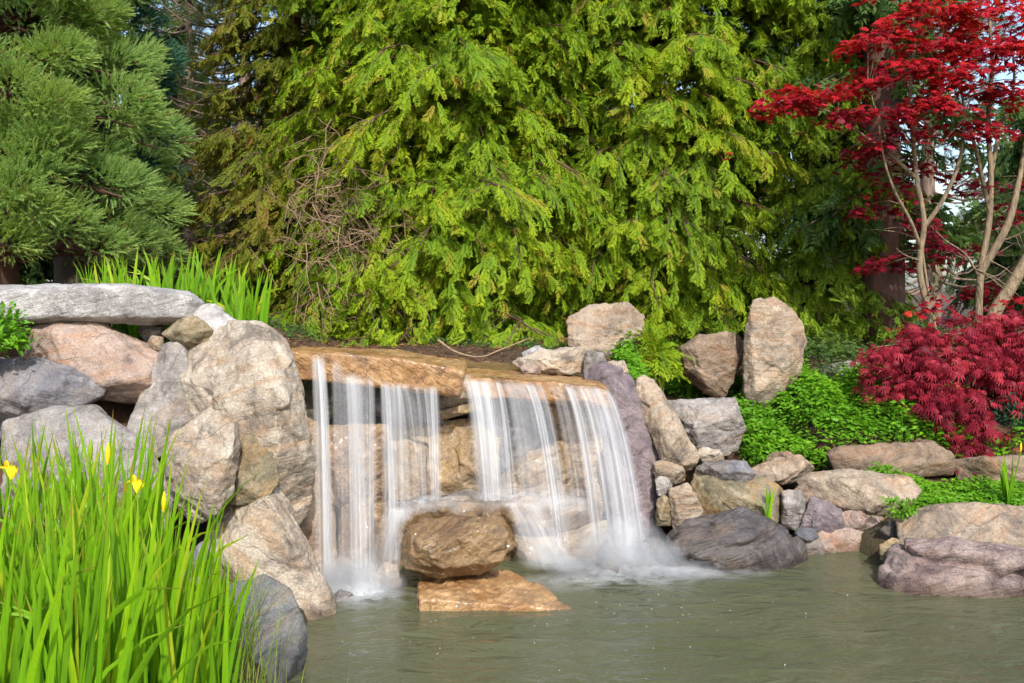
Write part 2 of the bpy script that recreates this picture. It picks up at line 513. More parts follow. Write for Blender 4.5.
# ------------------------------------------------------------------ rocks
PENDING = []
def rock(name, label, cat, group, mat, outline, d, fr=0.2, bk=0.35, lean=0.0, inset=0.74, binset=0.88,
         peak=None, rough=1.0, res=42, strat=1.0, seed=None, smooth=1, parent=None, groove=None):
    """outline: the stone's silhouette (x, y[, distance]); fr / bk: how far its faces bulge towards / away from the pond side"""
    rs = np.random.default_rng(zlib.crc32(label.encode()) % 99991 if seed is None else seed)
    o = np.array([p[:2] for p in outline], float)
    y0, y1 = o[:, 1].min(), o[:, 1].max()
    c = o.mean(0) if peak is None else np.array(peak, float)
    pts = []
    n = len(outline)
    c0 = o.mean(0)
    for i, p in enumerate(outline):
        dd = (p[2] if len(p) > 2 else d) + lean * (0.5 - (p[1] - y0) / max(1, y1 - y0))
        q = c0 + (np.array(p[:2]) - c0) * 1.07
        pts.append(P(q[0], q[1], dd - fr * rs.uniform(-0.2, 0.35)))
        k = binset + rs.uniform(-0.06, 0.04)
        q = c + (np.array(p[:2]) - c) * k
        pts.append(P(q[0], q[1], dd + bk))
    # a few corners of the broken front face: large flat planes, not a dome
    m = 3 if n < 8 else 4
    ph = rs.uniform(0, n)
    tilt = rs.uniform(-0.7, 0.7, 2)
    for j in range(m):
        f = (ph + j * n / m) % n
        i = int(f); w = f - i
        e = o[i] * (1 - w) + o[(i + 1) % n] * w
        k = inset * rs.uniform(0.72, 1.2)
        q = c + (e - c) * k
        dd = d + lean * (0.5 - (q[1] - y0) / max(1, y1 - y0))
        rel = (q - c0) / (o.max(0) - o.min(0))
        pts.append(P(q[0], q[1], dd - fr * (0.8 + rel @ tilt + rs.uniform(-0.15, 0.2))))
    _make_rock(name, label, cat, group, mat, np.array(pts), rough, res, strat, rs, smooth, parent, 7, groove)

def slab(name, label, cat, group, mat, top, down, rough=0.8, res=46, strat=1.0, seed=5, inset=0.03, smooth=0):
    rs = np.random.default_rng(seed)
    t = np.array([P(*p) for p in top])
    c = t.mean(0)
    low = t.copy()
    low[:, 2] -= down * rs.uniform(0.85, 1.1, len(t))
    low[:, :2] = c[:2] + (low[:, :2] - c[:2]) * (1 - inset)
    mid = (t + low) / 2
    mid[:, :2] = c[:2] + (mid[:, :2] - c[:2]) * 1.0
    _make_rock(name, label, cat, group, mat, np.concatenate([t, mid, low]), rough, res, strat, rs, smooth, None, 0)

def _make_rock(name, label, cat, group, mat, pts, rough, res, strat, rs, smooth, parent=None, chips=7, groove=None):
    lo, hi = pts.min(0), pts.max(0)
    base = np.array([(lo[0] + hi[0]) / 2, (lo[1] + hi[1]) / 2, lo[2]])
    bm = bmesh.new()
    for p in pts - base:
        bm.verts.new(p)
    r = bmesh.ops.convex_hull(bm, input=bm.verts)
    bmesh.ops.delete(bm, geom=[e for e in r['geom_interior'] if isinstance(e, bmesh.types.BMVert)], context='VERTS')
    ext = hi - lo
    for k in range(int(chips)):     # break flat flakes off the corners
        nd = unit(rs.normal(size=3) * np.array([1, 0.8, 0.9]) + np.array([0, -0.55, 0.25])) / ext
        nd = unit(nd)
        V = np.array([v.co for v in bm.verts])
        pr = V @ nd
        span = pr.max() - pr.min()
        cut = pr.max() - span * (rs.uniform(0.05, 0.17) if abs(nd[1]) > 0.45 else rs.uniform(0.01, 0.025))
        bmesh.ops.bisect_plane(bm, geom=bm.verts[:] + bm.edges[:] + bm.faces[:], plane_co=Vector(nd * cut), plane_no=Vector(nd), clear_outer=True)
        co_ = [v.co.copy() for v in bm.verts]
        bm.clear()
        for c_ in co_: bm.verts.new(c_)
        r = bmesh.ops.convex_hull(bm, input=bm.verts)
        bmesh.ops.delete(bm, geom=list({e for e in r['geom_interior'] + r['geom_unused'] if isinstance(e, bmesh.types.BMVert)}), context='VERTS')
    me = bpy.data.meshes.new(name)
    bm.to_mesh(me)
    bm.free()
    me.materials.append(mat)
    o = bpy.data.objects.new(name, me)
    o.location = base
    COL.objects.link(o)
    tag(o, label, cat, group)
    size = float(np.sort(hi - lo)[1:].mean())
    md = o.modifiers.new('remesh', 'REMESH')
    md.mode = 'VOXEL'
    md.voxel_size = max(float((hi - lo).max()) / (res * 1.5), 0.006)
    PENDING.append((o, size, rough, strat, rs.uniform(0, 50, 3), unit(rs.normal(size=3) * np.array([0.35, 0.35, 0.1]) + np.array([0, 0, 1.0])), smooth, base, groove))
    return o

def finish_rocks():
    dg = bpy.context.evaluated_depsgraph_get()
    news = []
    for o, size, rough, strat, off, ax, smooth, base, groove in PENDING:
        me = bpy.data.meshes.new_from_object(o.evaluated_get(dg), preserve_all_data_layers=False, depsgraph=dg)
        news.append(me)
    for (o, size, rough, strat, off, ax, smooth, base, groove), me in zip(PENDING, news):
        o.modifiers.clear()
        old = o.data
        nm, mat = old.name, old.materials[0]
        o.data = me
        bpy.data.meshes.remove(old)
        me.name = nm
        if not len(me.materials): me.materials.append(mat)
        nv = len(me.vertices)
        co = np.empty(nv * 3, np.float32); me.vertices.foreach_get('co', co); co = co.reshape(-1, 3).astype(float)
        ed = np.empty(len(me.edges) * 2, np.int32); me.edges.foreach_get('vertices', ed); ed = ed.reshape(-1, 2)
        for it in range(smooth):
            acc = np.zeros_like(co); cnt = np.zeros(nv)
            np.add.at(acc, ed[:, 0], co[ed[:, 1]]); np.add.at(acc, ed[:, 1], co[ed[:, 0]])
            np.add.at(cnt, ed[:, 0], 1); np.add.at(cnt, ed[:, 1], 1)
            co = 0.5 * co + 0.5 * acc / cnt[:, None]
        me.vertices.foreach_set('co', co.astype(np.float32).ravel()); me.update()
        nr = np.empty(nv * 3, np.float32); me.vertices.foreach_get('normal', nr); nr = nr.reshape(-1, 3)
        s = size
        q = co / s + off
        rs = np.random.default_rng(int(off[0] * 1000))
        disp = 0.005 * fbm(q * 1.5, 3) + 0.006 * fbm(q * 6, 3)
        # broken planes: every patch of the surface has a tilt of its own
        for K, amp, sharp in ((60, 0.075, 70),):
            sd = co[rs.choice(nv, K)]
            tl = rs.normal(size=(K, 3)) * amp
            warp = co + s * 0.05 * np.stack([pnoise(q * 3 + 1), pnoise(q * 3 + 7), pnoise(q * 3 + 13)], 1)
            dist = np.linalg.norm(warp[:, None, :] - sd[None, :, :], axis=2) / s
            w = np.exp(-(dist - dist.min(1, keepdims=True)) * sharp * 3)
            w /= w.sum(1, keepdims=True)
            pl = np.einsum('nkj,kj->nk', co[:, None, :] - sd[None, :, :], tl) / s
            disp += (w * pl).sum(1)
        rid = 1 - np.abs(pnoise(q * 1.9 + 9)) * 2.4
        disp -= 0.014 * np.clip(rid - 0.88, 0, 1) * 3
        t = co @ ax / s * 6 + 1.0 * fbm(q * 1.2 + 3, 3)
        fr = t - np.floor(t)
        gate = np.clip(pnoise(q * 1.1 + 40) * 1.5 + 0.35, 0, 1)
        disp += strat * 0.009 * (sm(0, 0.8, fr) - sm(0.88, 1.0, fr)) * gate
        disp = np.clip(disp, -0.08, 0.05) * s * rough + 0.006 * fbm(co * 15 + off, 4, 0.62)
        if groove:      # a deep bedding crack running across the face
            (xa, za), (xb, zb), dep, wid = groove
            wx, wz = co[:, 0] + base[0], co[:, 2] + base[2]
            zl = za + (wx - xa) / (xb - xa) * (zb - za) + 0.03 * fbm(np.stack([wx * 4, 0 * wx, 0 * wx + 3], 1), 3)
            up_ = np.exp(-((wz - zl) / wid) ** 2) * np.clip(0.75 + 1.2 * pnoise(np.stack([wx * 3, 0 * wx + 2, 0 * wx], 1)), 0.1, 1.2)
            disp -= dep * up_ * (np.abs(nr[:, 2]) < 0.93)
            disp += 0.03 * sm(0, 0.03, wz - zl) * (nr[:, 1] < -0.2)
        co = co + nr * disp[:, None]
        me.vertices.foreach_set('co', co.astype(np.float32).ravel())
        me.polygons.foreach_set('use_smooth', np.ones(len(me.polygons), bool))
        me.update()
    PENDING.clear()

GL = 'stones of the left bank'
GW = 'stones of the wall behind the falling water'
GP = 'stones standing in the pool under the falls'
GR = 'stones of the right bank'
GU = 'upright stones under the trees'

# --- left bank
slab('stone_slab', 'long pale grey flat slab bridging the boulders at the top left', 'rock slab', GL, M['white'],
     [(-90, 295, 5.9), (48, 292, 5.9), (112, 290, 5.88), (127, 286, 5.9), (190, 296, 5.92), (207, 303, 6.1), (190, 291, 6.6), (125, 283, 6.7), (-90, 287, 6.7)], 0.165, rough=0.3, res=90, inset=0.05)
rock('stone', 'small dark flat stone wedged under the left end of the pale slab', 'stone', GL, M['blue'],
     [(10, 322), (46, 321), (48, 331), (20, 336), (8, 334)], 6.2, 0.1, 0.3)
rock('boulder', 'pinkish brown smooth boulder lying below the pale slab', 'boulder', GL, M['pink'],
     [(29, 357), (36, 331), (60, 320), (100, 324), (142, 344), (164, 362), (156, 385), (140, 401), (100, 398), (55, 390)], 6.0, 0.22, 0.5, lean=0.2, res=60)
rock('boulder', 'blue-grey angular block at the left edge above the irises', 'boulder', GL, M['blue'],
     [(-60, 357), (45, 360), (97, 378), (101, 395), (75, 407), (30, 420), (5, 436), (-60, 440)], 5.75, 0.25, 0.6, lean=0.15, res=60)
rock('boulder', 'pale flat-topped block half hidden by the iris leaves', 'boulder', GL, M['grey'],
     [(8, 424), (58, 409), (100, 407), (122, 430), (150, 455), (168, 478), (166, 540), (60, 550), (8, 520)], 5.35, 0.2, 0.5, lean=0.25, res=56)
rock('boulder', 'grey triangular stone leaning between the pinkish boulder and the big pale one', 'boulder', GL, M['grey'],
     [(128, 427), (147, 390), (160, 350), (178, 340), (186, 380), (202, 412), (184, 440), (158, 456), (140, 446)], 5.8, 0.14, 0.4, lean=0.2, res=54)
rock('stone', 'ochre stone with an olive underside below the slab end', 'stone', GL, M['ochre'],
     [(163, 334), (176, 322), (196, 316), (212, 330), (204, 344), (184, 348)], 5.95, 0.1, 0.3)
rock('stone', 'pale lavender wedge against the right end of the slab', 'stone', GL, M['white'],
     [(188, 318), (203, 304), (216, 305), (243, 328), (212, 336)], 6.0, 0.1, 0.35)
rock('stone', 'small grey stone behind the pinkish boulder', 'stone', GL, M['grey'],
     [(136, 330), (146, 323), (164, 326), (166, 338), (150, 344)], 6.25, 0.08, 0.25)
rock('stone', 'narrow buff chip above the triangular grey stone', 'stone', GL, M['tan'],
     [(146, 346), (152, 335), (164, 338), (166, 352), (158, 358)], 6.05, 0.06, 0.25)
rock('boulder', 'largest pale boulder, tall and square, left of the waterfall', 'boulder', GL, M['pale'],
     [(180, 348), (198, 333), (230, 327), (262, 328), (284, 343), (294, 372), (303, 412), (313, 452), (306, 505), (290, 525), (235, 500), (210, 445), (186, 402)],
     5.75, 0.3, 0.75, lean=0.3, inset=0.72, res=90, peak=(245, 415))
rock('boulder', 'cream boulder with a blunt top in front of the largest pale one', 'boulder', GL, M['pale'],
     [(167, 452), (176, 433), (210, 409), (234, 420), (239, 445), (233, 492), (216, 512), (195, 522), (170, 500)], 5.3, 0.2, 0.35, lean=0.2, res=60)
rock('stone', 'olive tan stone squeezed between two pale boulders', 'stone', GL, M['ochre'],
     [(234, 446), (250, 436), (274, 452), (280, 480), (262, 502), (230, 502)], 5.42, 0.1, 0.25, lean=0.1)
rock('boulder', 'cream pointed boulder at the water edge left of the falls', 'boulder', GL, M['pale'],
     [(206, 562), (212, 520), (255, 487), (277, 493), (304, 540), (326, 590), (332, 622), (320, 650), (250, 650), (206, 620)], 5.42, 0.28, 0.5, lean=0.25, res=72, peak=(258, 560))
rock('boulder', 'dark blue-grey rounded boulder behind the thin grass at the bottom', 'boulder', GL, M['round'],
     [(172, 655), (196, 612), (225, 588), (262, 579), (290, 590), (303, 632), (298, 680), (280, 720), (180, 720)], 4.62, 0.25, 0.45, lean=0.2, rough=0.5, smooth=5, res=60)
rock('stone', 'grey slanting stone in the shade among the iris leaves', 'stone', GL, M['blue'],
     [(178, 560), (205, 540), (214, 575), (212, 620), (180, 630)], 4.95, 0.1, 0.3)

# --- lips of the falls
slab('ledge_stone', 'orange-brown wet lip stone of the left waterfall', 'ledge stone', 'lip stones of the falls', M['wetor'],
     [(286, 351, 6.3), (330, 353, 6.28), (395, 358, 6.28), (440, 366, 6.28), (463, 374, 6.32), (466, 363, 7.0), (400, 350, 7.3), (300, 346, 7.3)], 0.185, rough=0.5, res=80, inset=0.05)
slab('ledge_stone', 'thin brown wet lip stone of the right waterfall', 'ledge stone', 'lip stones of the falls', M['wetor'],
     [(452, 377, 6.68), (530, 381, 6.62), (596, 386, 6.56), (612, 394, 6.6), (600, 378, 7.4), (452, 366, 7.4)], 0.12, rough=0.4, res=80)
slab('ledge_stone', 'wet brown step behind the lip stones carrying the stream', 'ledge stone', 'lip stones of the falls', M['wetbr'],
     [(420, 366, 7.3), (548, 376, 7.3), (545, 366, 8.3), (430, 356, 8.5)], 0.2, rough=0.4, res=60)
rock('stone', 'cream stone with a flat top above the right waterfall', 'stone', 'stones around the top of the right waterfall', M['pale'],
     [(513, 362), (540, 351), (585, 347), (588, 352), (583, 372), (560, 375), (525, 371)], 7.35, 0.15, 0.3, res=48)
rock('stone', 'small pale stone at the left end of the cream stone', 'stone', 'stones around the top of the right waterfall', M['white'],
     [(522, 353), (536, 346), (547, 350), (545, 357), (526, 360)], 7.6, 0.06, 0.2)
rock('stone', 'little rubble stone lying on the brown step above the falls', 'stone', 'stones around the top of the right waterfall', M['pink'],
     [(520, 368), (528, 362), (542, 367), (540, 374), (524, 375)], 7.2, 0.06, 0.15)
rock('stone', 'grey cube-like stone right of the cream stone', 'stone', 'stones around the top of the right waterfall', M['grey'],
     [(586, 352), (603, 353), (608, 368), (598, 377), (584, 372)], 7.3, 0.08, 0.25)
rock('stone', 'pale block behind the purplish boulder top', 'stone', 'stones around the top of the right waterfall', M['pale'],
     [(604, 363), (624, 361), (629, 376), (618, 384), (606, 377)], 7.25, 0.08, 0.3)

# --- wall behind the falls
rock('stone', 'brown damp upright stone beside the leftmost water strand', 'wall stone', GW, M['wallp'],
     [(280, 425), (324, 420), (334, 500), (340, 680), (285, 680), (278, 540)], 6.2, 0.1, 0.5, inset=0.8)
rock('stone', 'dark mossy stone under the left end of the lip', 'wall stone', GW, M['walld'],
     [(292, 376), (335, 376), (338, 405), (322, 432), (292, 432)], 6.62, 0.08, 0.4)
rock('stone', 'grey-pink course of stone right under the orange lip', 'wall stone', GW, M['wallg'],
     [(322, 378), (446, 384), (440, 424), (325, 424)], 6.72, 0.08, 0.4, res=54)
rock('stone', 'rosy square block behind the left water strands', 'wall stone', GW, M['wallp'],
     [(316, 428), (388, 426), (392, 470), (386, 503), (340, 508), (316, 490)], 6.62, 0.12, 0.4, res=54)
rock('boulder', 'large ochre boulder with a yellow stain in the middle of the wall', 'wall stone', GW, M['wallt'],
     [(390, 428), (430, 422), (474, 417), (496, 440), (494, 505), (400, 510), (388, 480)], 6.72, 0.2, 0.4, res=66)
rock('stone', 'small rough stone in the notch between the two lips', 'wall stone', GW, M['tan'],
     [(438, 392), (452, 378), (470, 376), (480, 392), (470, 404), (442, 408)], 6.72, 0.12, 0.3)
rock('stone', 'thin ochre ledge stone below the notch between the lips', 'wall stone', GW, M['wallt'],
     [(434, 412), (476, 402), (482, 409), (440, 420)], 6.65, 0.12, 0.3)
rock('boulder', 'dark slate overhanging stone behind the right waterfall', 'wall stone', GW, M['wallg'],
     [(480, 384), (548, 386), (544, 430), (526, 462), (504, 476), (486, 455)], 7.0, 0.15, 0.4, res=54)
rock('boulder', 'rounded ochre stone behind the middle of the right waterfall', 'wall stone', GW, M['wallt'],
     [(500, 478), (530, 452), (560, 442), (584, 458), (586, 505), (500, 508)], 6.95, 0.2, 0.3, smooth=3, res=54)
rock('boulder', 'reddish tan stone behind the right part of the right waterfall', 'wall stone', GW, M['wallp'],
     [(540, 390), (596, 390), (622, 440), (640, 512), (585, 515), (560, 450)], 7.05, 0.12, 0.4, res=54)
rock('boulder', 'wet brown ledge stone that the right waterfall breaks on', 'wall stone', GW, M['wetbr'],
     [(488, 510), (510, 500), (562, 496), (596, 502), (598, 526), (545, 540), (500, 538)], 6.55, 0.22, 0.4, res=54)
rock('stone', 'brown block at the foot of the wall behind the left waterfall', 'wall stone', GW, M['wallp'],
     [(340, 508), (372, 500), (380, 560), (378, 610), (340, 610)], 6.35, 0.12, 0.4)
rock('stone', 'brown angular block left of the wet centre stone', 'wall stone', GW, M['wetbr'],
     [(372, 506), (404, 502), (424, 520), (420, 600), (376, 605)], 6.3, 0.12, 0.5)
rock('stone', 'tan pale block under the wet ledge', 'wall stone', GW, M['wallt'],
     [(500, 536), (560, 534), (604, 522), (612, 575), (520, 590)], 6.5, 0.12, 0.4)

rock('boulder', 'brown stone filling the wall just behind the wet centre boulder', 'wall stone', GW, M['wetbr'],
     [(396, 512), (440, 503), (500, 502), (512, 540), (505, 585), (400, 590)], 6.4, 0.15, 0.4, res=54)
# --- stones in the pool
rock('boulder', 'wet brown boulder resting on the flat stone under the falls', 'boulder', GP, M['wetbr'],
     [(405, 545), (412, 526), (451, 516), (488, 519), (505, 533), (502, 560), (480, 573), (440, 576), (409, 567)], 5.72, 0.22, 0.3, res=76, inset=0.7, peak=(455, 545))
slab('flat_stone', 'flat brown wet stone in the pool carrying the brown boulder', 'flat stone', GP, M['wetor'],
     [(420, 599, 5.38), (470, 602, 5.4), (545, 608, 5.42), (575, 609, 5.45), (545, 588, 5.75), (505, 569, 6.0), (440, 567, 6.0), (420, 569, 5.95)], 0.2, rough=0.75, res=80, inset=-0.02, strat=1.5, smooth=1)
rock('stone', 'brown stone in the white foam below the right waterfall', 'stone', GP, M['brown'],
     [(598, 552), (606, 541), (616, 541), (622, 556), (618, 588), (596, 588)], 6.1, 0.1, 0.2)
rock('stone', 'grey-brown stone drowned in foam nearest the dark shore stone', 'stone', GP, M['wallg'],
     [(624, 550), (636, 540), (648, 545), (654, 588), (622, 588)], 6.15, 0.1, 0.2)
rock('stone', 'dark reddish stone in the foam below the left waterfall', 'stone', GP, M['wallp'],
     [(374, 578), (384, 562), (398, 566), (402, 605), (372, 605)], 5.85, 0.1, 0.2)
rock('stone', 'small dark stone at the foot of the leftmost water strand', 'stone', GP, M['wallg'],
     [(330, 598), (340, 590), (352, 594), (352, 615), (330, 615)], 5.6, 0.08, 0.15)

# --- right bank
rock('boulder', 'tall purplish boulder at the right edge of the falls', 'boulder', GR, M['purple'],
     [(584, 372), (606, 366), (632, 380), (641, 398), (652, 440), (662, 490), (660, 560), (618, 560), (612, 440)], 6.98, 0.22, 0.4, lean=0.25, res=72)
rock('boulder', 'grey leaning wedge with a pale right edge beside the purplish boulder', 'boulder', GR, M['tan'],
     [(636, 384), (644, 376), (654, 381), (676, 415), (697, 455), (692, 472), (662, 460), (646, 420)], 6.95, 0.14, 0.35, lean=0.25, res=56)
rock('boulder', 'square grey block with a flat top above the bank stones', 'boulder', GR, M['grey'],
     [(668, 402), (734, 399), (744, 430), (737, 452), (704, 462), (684, 440)], 7.45, 0.16, 0.5, lean=0.1, res=56)
rock('stone', 'cream rubble stone at the foot of the square grey block', 'stone', GR, M['pale'],
     [(694, 456), (704, 447), (722, 452), (724, 464), (704, 470)], 7.15, 0.08, 0.2)
rock('stone', 'ochre cube-like stone below the leaning wedge', 'stone', GR, M['tan'],
     [(654, 464), (666, 459), (682, 466), (686, 480), (668, 488), (656, 482)], 6.8, 0.1, 0.3)
rock('stone', 'small pale greenish stone touching the purplish boulder', 'stone', GR, M['grey'],
     [(655, 480), (664, 473), (672, 484), (670, 496), (658, 496)], 6.72, 0.06, 0.2)
rock('stone', 'tiny ochre stone low between the purplish boulder and the pale upright one', 'stone', GR, M['ochre'],
     [(657, 500), (664, 495), (671, 502), (672, 525), (657, 525)], 6.68, 0.06, 0.2)
rock('stone', 'pale upright block standing above the dark shore stone', 'stone', GR, M['tan'],
     [(669, 490), (688, 484), (698, 500), (708, 521), (690, 532), (674, 530)], 6.7, 0.1, 0.3, res=46)
rock('boulder', 'two-toned boulder with a dark flat top and an ochre face', 'boulder', GR, M['ochre'],
     [(692, 484), (700, 468), (736, 466), (764, 480), (788, 492), (786, 524), (740, 524), (704, 520)], 6.75, 0.2, 0.4, lean=0.2, res=64)
rock('stone', 'dark slate cap lying on the two-toned boulder', 'stone', GR, M['blue'],
     [(697, 470), (704, 463), (744, 461), (754, 474), (750, 484), (720, 484)], 6.8, 0.14, 0.3)
rock('stone', 'tan stone under the ground cover above the two-toned boulder', 'stone', GR, M['tan'],
     [(748, 470), (776, 458), (800, 455), (814, 468), (806, 482), (776, 484), (752, 482)], 7.2, 0.14, 0.35, res=50)
rock('stone', 'brown stone half buried under the ground cover', 'stone', GR, M['brown'],
     [(764, 462), (772, 452), (790, 452), (796, 462), (780, 466)], 7.4, 0.08, 0.3)
rock('boulder', 'long tan flat-topped boulder right of the middle of the bank', 'boulder', GR, M['tan'],
     [(797, 482), (812, 474), (850, 471), (910, 479), (926, 498), (906, 514), (886, 520), (850, 512), (815, 500)], 6.95, 0.25, 0.5, lean=0.2, res=70)
rock('stone', 'grey angular stone below the left end of the long tan boulder', 'stone', GR, M['purple'],
     [(800, 530), (812, 498), (826, 500), (850, 516), (846, 532), (820, 538)], 6.75, 0.1, 0.3)
rock('stone', 'grey stone beside the bright grass tuft', 'stone', GR, M['grey'],
     [(782, 492), (800, 490), (806, 510), (798, 530), (782, 528)], 6.78, 0.1, 0.3)
rock('stone', 'rough grey stone wedged above the right end of the dark shore stone', 'stone', GR, M['brown'],
     [(786, 500), (798, 486), (812, 492), (810, 510), (792, 516)], 6.9, 0.1, 0.3)
rock('boulder', 'smooth orange-tan stone under the right end of the long tan boulder', 'boulder', GR, M['pink'],
     [(838, 514), (860, 509), (886, 518), (892, 532), (876, 550), (846, 540)], 6.8, 0.14, 0.3)
rock('stone', 'cream triangular stone at the water edge in the middle of the bank', 'stone', GR, M['pink'],
     [(800, 548), (820, 532), (842, 526), (866, 534), (878, 546), (878, 565), (800, 570)], 6.68, 0.12, 0.25, res=48)
rock('stone', 'small dark blue round stone at the water edge', 'stone', GR, M['round'],
     [(794, 534), (800, 527), (814, 528), (818, 537), (810, 542), (798, 542)], 6.56, 0.08, 0.15, smooth=3)
rock('stone', 'pale grey stone at the water beside the dark shore stone', 'stone', GR, M['grey'],
     [(794, 548), (806, 538), (822, 542), (826, 570), (794, 572)], 6.58, 0.08, 0.2)
rock('boulder', 'dark layered boulder at the pool edge right of the falls', 'boulder', GR, M['dark'],
     [(660, 552), (690, 522), (738, 513), (778, 528), (799, 546), (804, 575), (790, 590), (700, 592), (660, 585)], 6.42, 0.3, 0.4, lean=0.25, res=84, inset=0.68, strat=4, groove=((1.0, 0.10), (2.1, 0.22), 0.04, 0.02))
rock('boulder', 'largest rosy layered boulder at the right edge in the water', 'boulder', GR, M['rose'],
     [(889, 562), (900, 544), (960, 539), (1045, 556), (1100, 566), (1100, 625), (960, 620), (884, 600)], 5.9, 0.3, 0.5, lean=0.35, res=90, inset=0.8, strat=3, groove=((2.25, 0.27), (3.2, 0.13), 0.075, 0.028))
rock('boulder', 'tan flat layered boulder behind the rosy one at the right edge', 'boulder', GR, M['tan'],
     [(903, 518), (930, 507), (985, 504), (1045, 510), (1100, 518), (1100, 570), (960, 556), (906, 545)], 6.35, 0.22, 0.5, lean=0.25, res=80, inset=0.78, strat=3, groove=((2.7, 0.42), (3.9, 0.36), 0.04, 0.02))
rock('stone', 'small dark stone wedged left of the tan layered boulder', 'stone', GR, M['dark'],
     [(880, 530), (892, 520), (906, 524), (908, 545), (884, 548)], 6.5, 0.08, 0.2)
rock('stone', 'little ochre stone at the left tip of the rosy boulder', 'stone', GR, M['ochre'],
     [(880, 545), (892, 538), (902, 542), (898, 556), (882, 562)], 6.2, 0.06, 0.2)
rock('stone_block', 'long brown dressed block at the foot of the green slope', 'stone block', GR, M['brown'],
     [(830, 454), (842, 447), (932, 442), (950, 456), (951, 474), (900, 478), (840, 477)], 7.55, 0.1, 0.4, res=64, inset=0.88)
rock('stone_block', 'shorter brown block under the crimson shrub at the right edge', 'stone block', GR, M['brown'],
     [(954, 462), (966, 458), (1040, 456), (1060, 460), (1060, 484), (960, 482)], 7.5, 0.1, 0.4, res=56, inset=0.88)
rock('stone', 'flat grey stone between the green cover and the crimson shrub', 'stone', GR, M['grey'],
     [(822, 368), (850, 362), (876, 366), (884, 392), (850, 398), (826, 392)], 9.5, 0.15, 0.4)

# --- upright stones under the trees
rock('standing_stone', 'squarish greyish tan standing stone under the golden-green conifer', 'standing stone', GU, M['tan'],
     [(568, 316), (590, 304), (626, 302), (643, 316), (650, 352), (642, 380), (572, 380)], 8.5, 0.15, 0.4, inset=0.8, res=56)
rock('standing_stone', 'brown wedge-shaped stone narrowing downwards, left of the tall upright one', 'standing stone', GU, M['brown'],
     [(681, 348), (700, 336), (740, 334), (747, 344), (736, 372), (724, 396), (704, 392), (686, 376)], 9.0, 0.16, 0.35, inset=0.75, res=56)
rock('standing_stone', 'tall narrow upright stone with a pale ridge on the green slope', 'standing stone', GU, M['tan'],
     [(744, 400), (746, 330), (753, 303), (774, 299), (797, 317), (807, 342), (796, 372), (772, 410), (748, 414)], 8.8, 0.2, 0.35, inset=0.7, res=64, peak=(766, 350))

finish_rocks()

# ------------------------------------------------------------------ falling water
def water_mat(name, alpha_scale, streak=(55, 1.2), soft=0.0, wscale=1.0):
    m, nt, out = new_mat(name)
    n = N(nt)
    uv = n.node('ShaderNodeAttribute', attribute_name='flow')
    de = n.node('ShaderNodeAttribute', attribute_name='dens')
    v = n.scale(uv.outputs['Vector'], (streak[0], streak[1], 1))
    s1 = n.noise(v, 1.0, 1.5, 0.5, 0.1)
    v2 = n.scale(uv.outputs['Vector'], (streak[0] * 0.33, streak[1] * 0.6, 1))
    s2 = n.noise(v2, 1.0, 2, 0.5, 0.1)
    s = n.math('ADD', n.math('MULTIPLY', n.ramp(s1, [(0.3, 0.0), (0.72, 1.0)]), 0.55), n.math('MULTIPLY', n.ramp(s2, [(0.35, 0.0), (0.65, 1.0)]), 0.5))
    al = n.math('MULTIPLY', de.outputs['Fac'], n.math('ADD', n.math('MULTIPLY', s, 0.8), 0.22 + soft))
    al = n.math('MULTIPLY', al, alpha_scale, clamp=True)
    bs = n.node('ShaderNodeBsdfPrincipled')
    bs.inputs['Base Color'].default_value = (0.86, 0.89, 0.92, 1)
    bs.inputs['Roughness'].default_value = 0.5
    tl = n.node('ShaderNodeBsdfTranslucent')
    tl.inputs[0].default_value = (0.86, 0.89, 0.92, 1)
    mx = n.node('ShaderNodeMixShader')
    mx.inputs[0].default_value = 0.45
    n.link(bs.outputs[0], mx.inputs[1]); n.link(tl.outputs[0], mx.inputs[2])
    tp = n.node('ShaderNodeBsdfTransparent')
    fm = n.node('ShaderNodeMixShader')
    n.link(al, fm.inputs[0]); n.link(tp.outputs[0], fm.inputs[1]); n.link(mx.outputs[0], fm.inputs[2])
    n.link(fm.outputs[0], out.inputs[0])
    return m
M['fall'] = water_mat('falling_water', 0.62, (15, 0.3), 0.12)
M['white_water'] = water_mat('white_water', 0.6, (9, 1.2), 0.15)

def catmull(ctrl, ts):
    ctrl = np.asarray(ctrl, float)
    n = len(ctrl)
    t = np.clip(ts, 0, 1) * (n - 1)
    i = np.minimum(t.astype(int), n - 2)
    f = (t - i)[:, None]
    g = lambda k: ctrl[np.clip(k, 0, n - 1)]
    p0, p1, p2, p3 = g(i - 1), g(i), g(i + 1), g(i + 2)
    return 0.5 * (2 * p1 + (p2 - p0) * f + (2 * p0 - 5 * p1 + 4 * p2 - p3) * f ** 2 + (3 * p1 - p0 - 3 * p2 + p3) * f ** 3)

def flow_mesh(name, mat, parent, pos, uvs, dens):
    """pos (nv,nu,3)"""
    nv, nu = pos.shape[:2]
    idx = np.arange(nu * nv).reshape(nv, nu)
    f = np.stack([idx[:-1, :-1], idx[:-1, 1:], idx[1:, 1:], idx[1:, :-1]], -1).reshape(-1, 4)
    mb = MB()
    mb.add(pos.reshape(-1, 3), f)
    o = mb.build(name, mat, parent, smooth=True, attrs=False)
    a = o.data.attributes.new('flow', 'FLOAT_VECTOR', 'POINT')
    a.data.foreach_set('vector', np.concatenate([uvs.reshape(-1, 2), np.zeros((nu * nv, 1))], 1).astype(np.float32).ravel())
    a = o.data.attributes.new('dens', 'FLOAT', 'POINT')
    a.data.foreach_set('value', np.clip(dens, 0, 1.2).astype(np.float32).ravel())
    return o

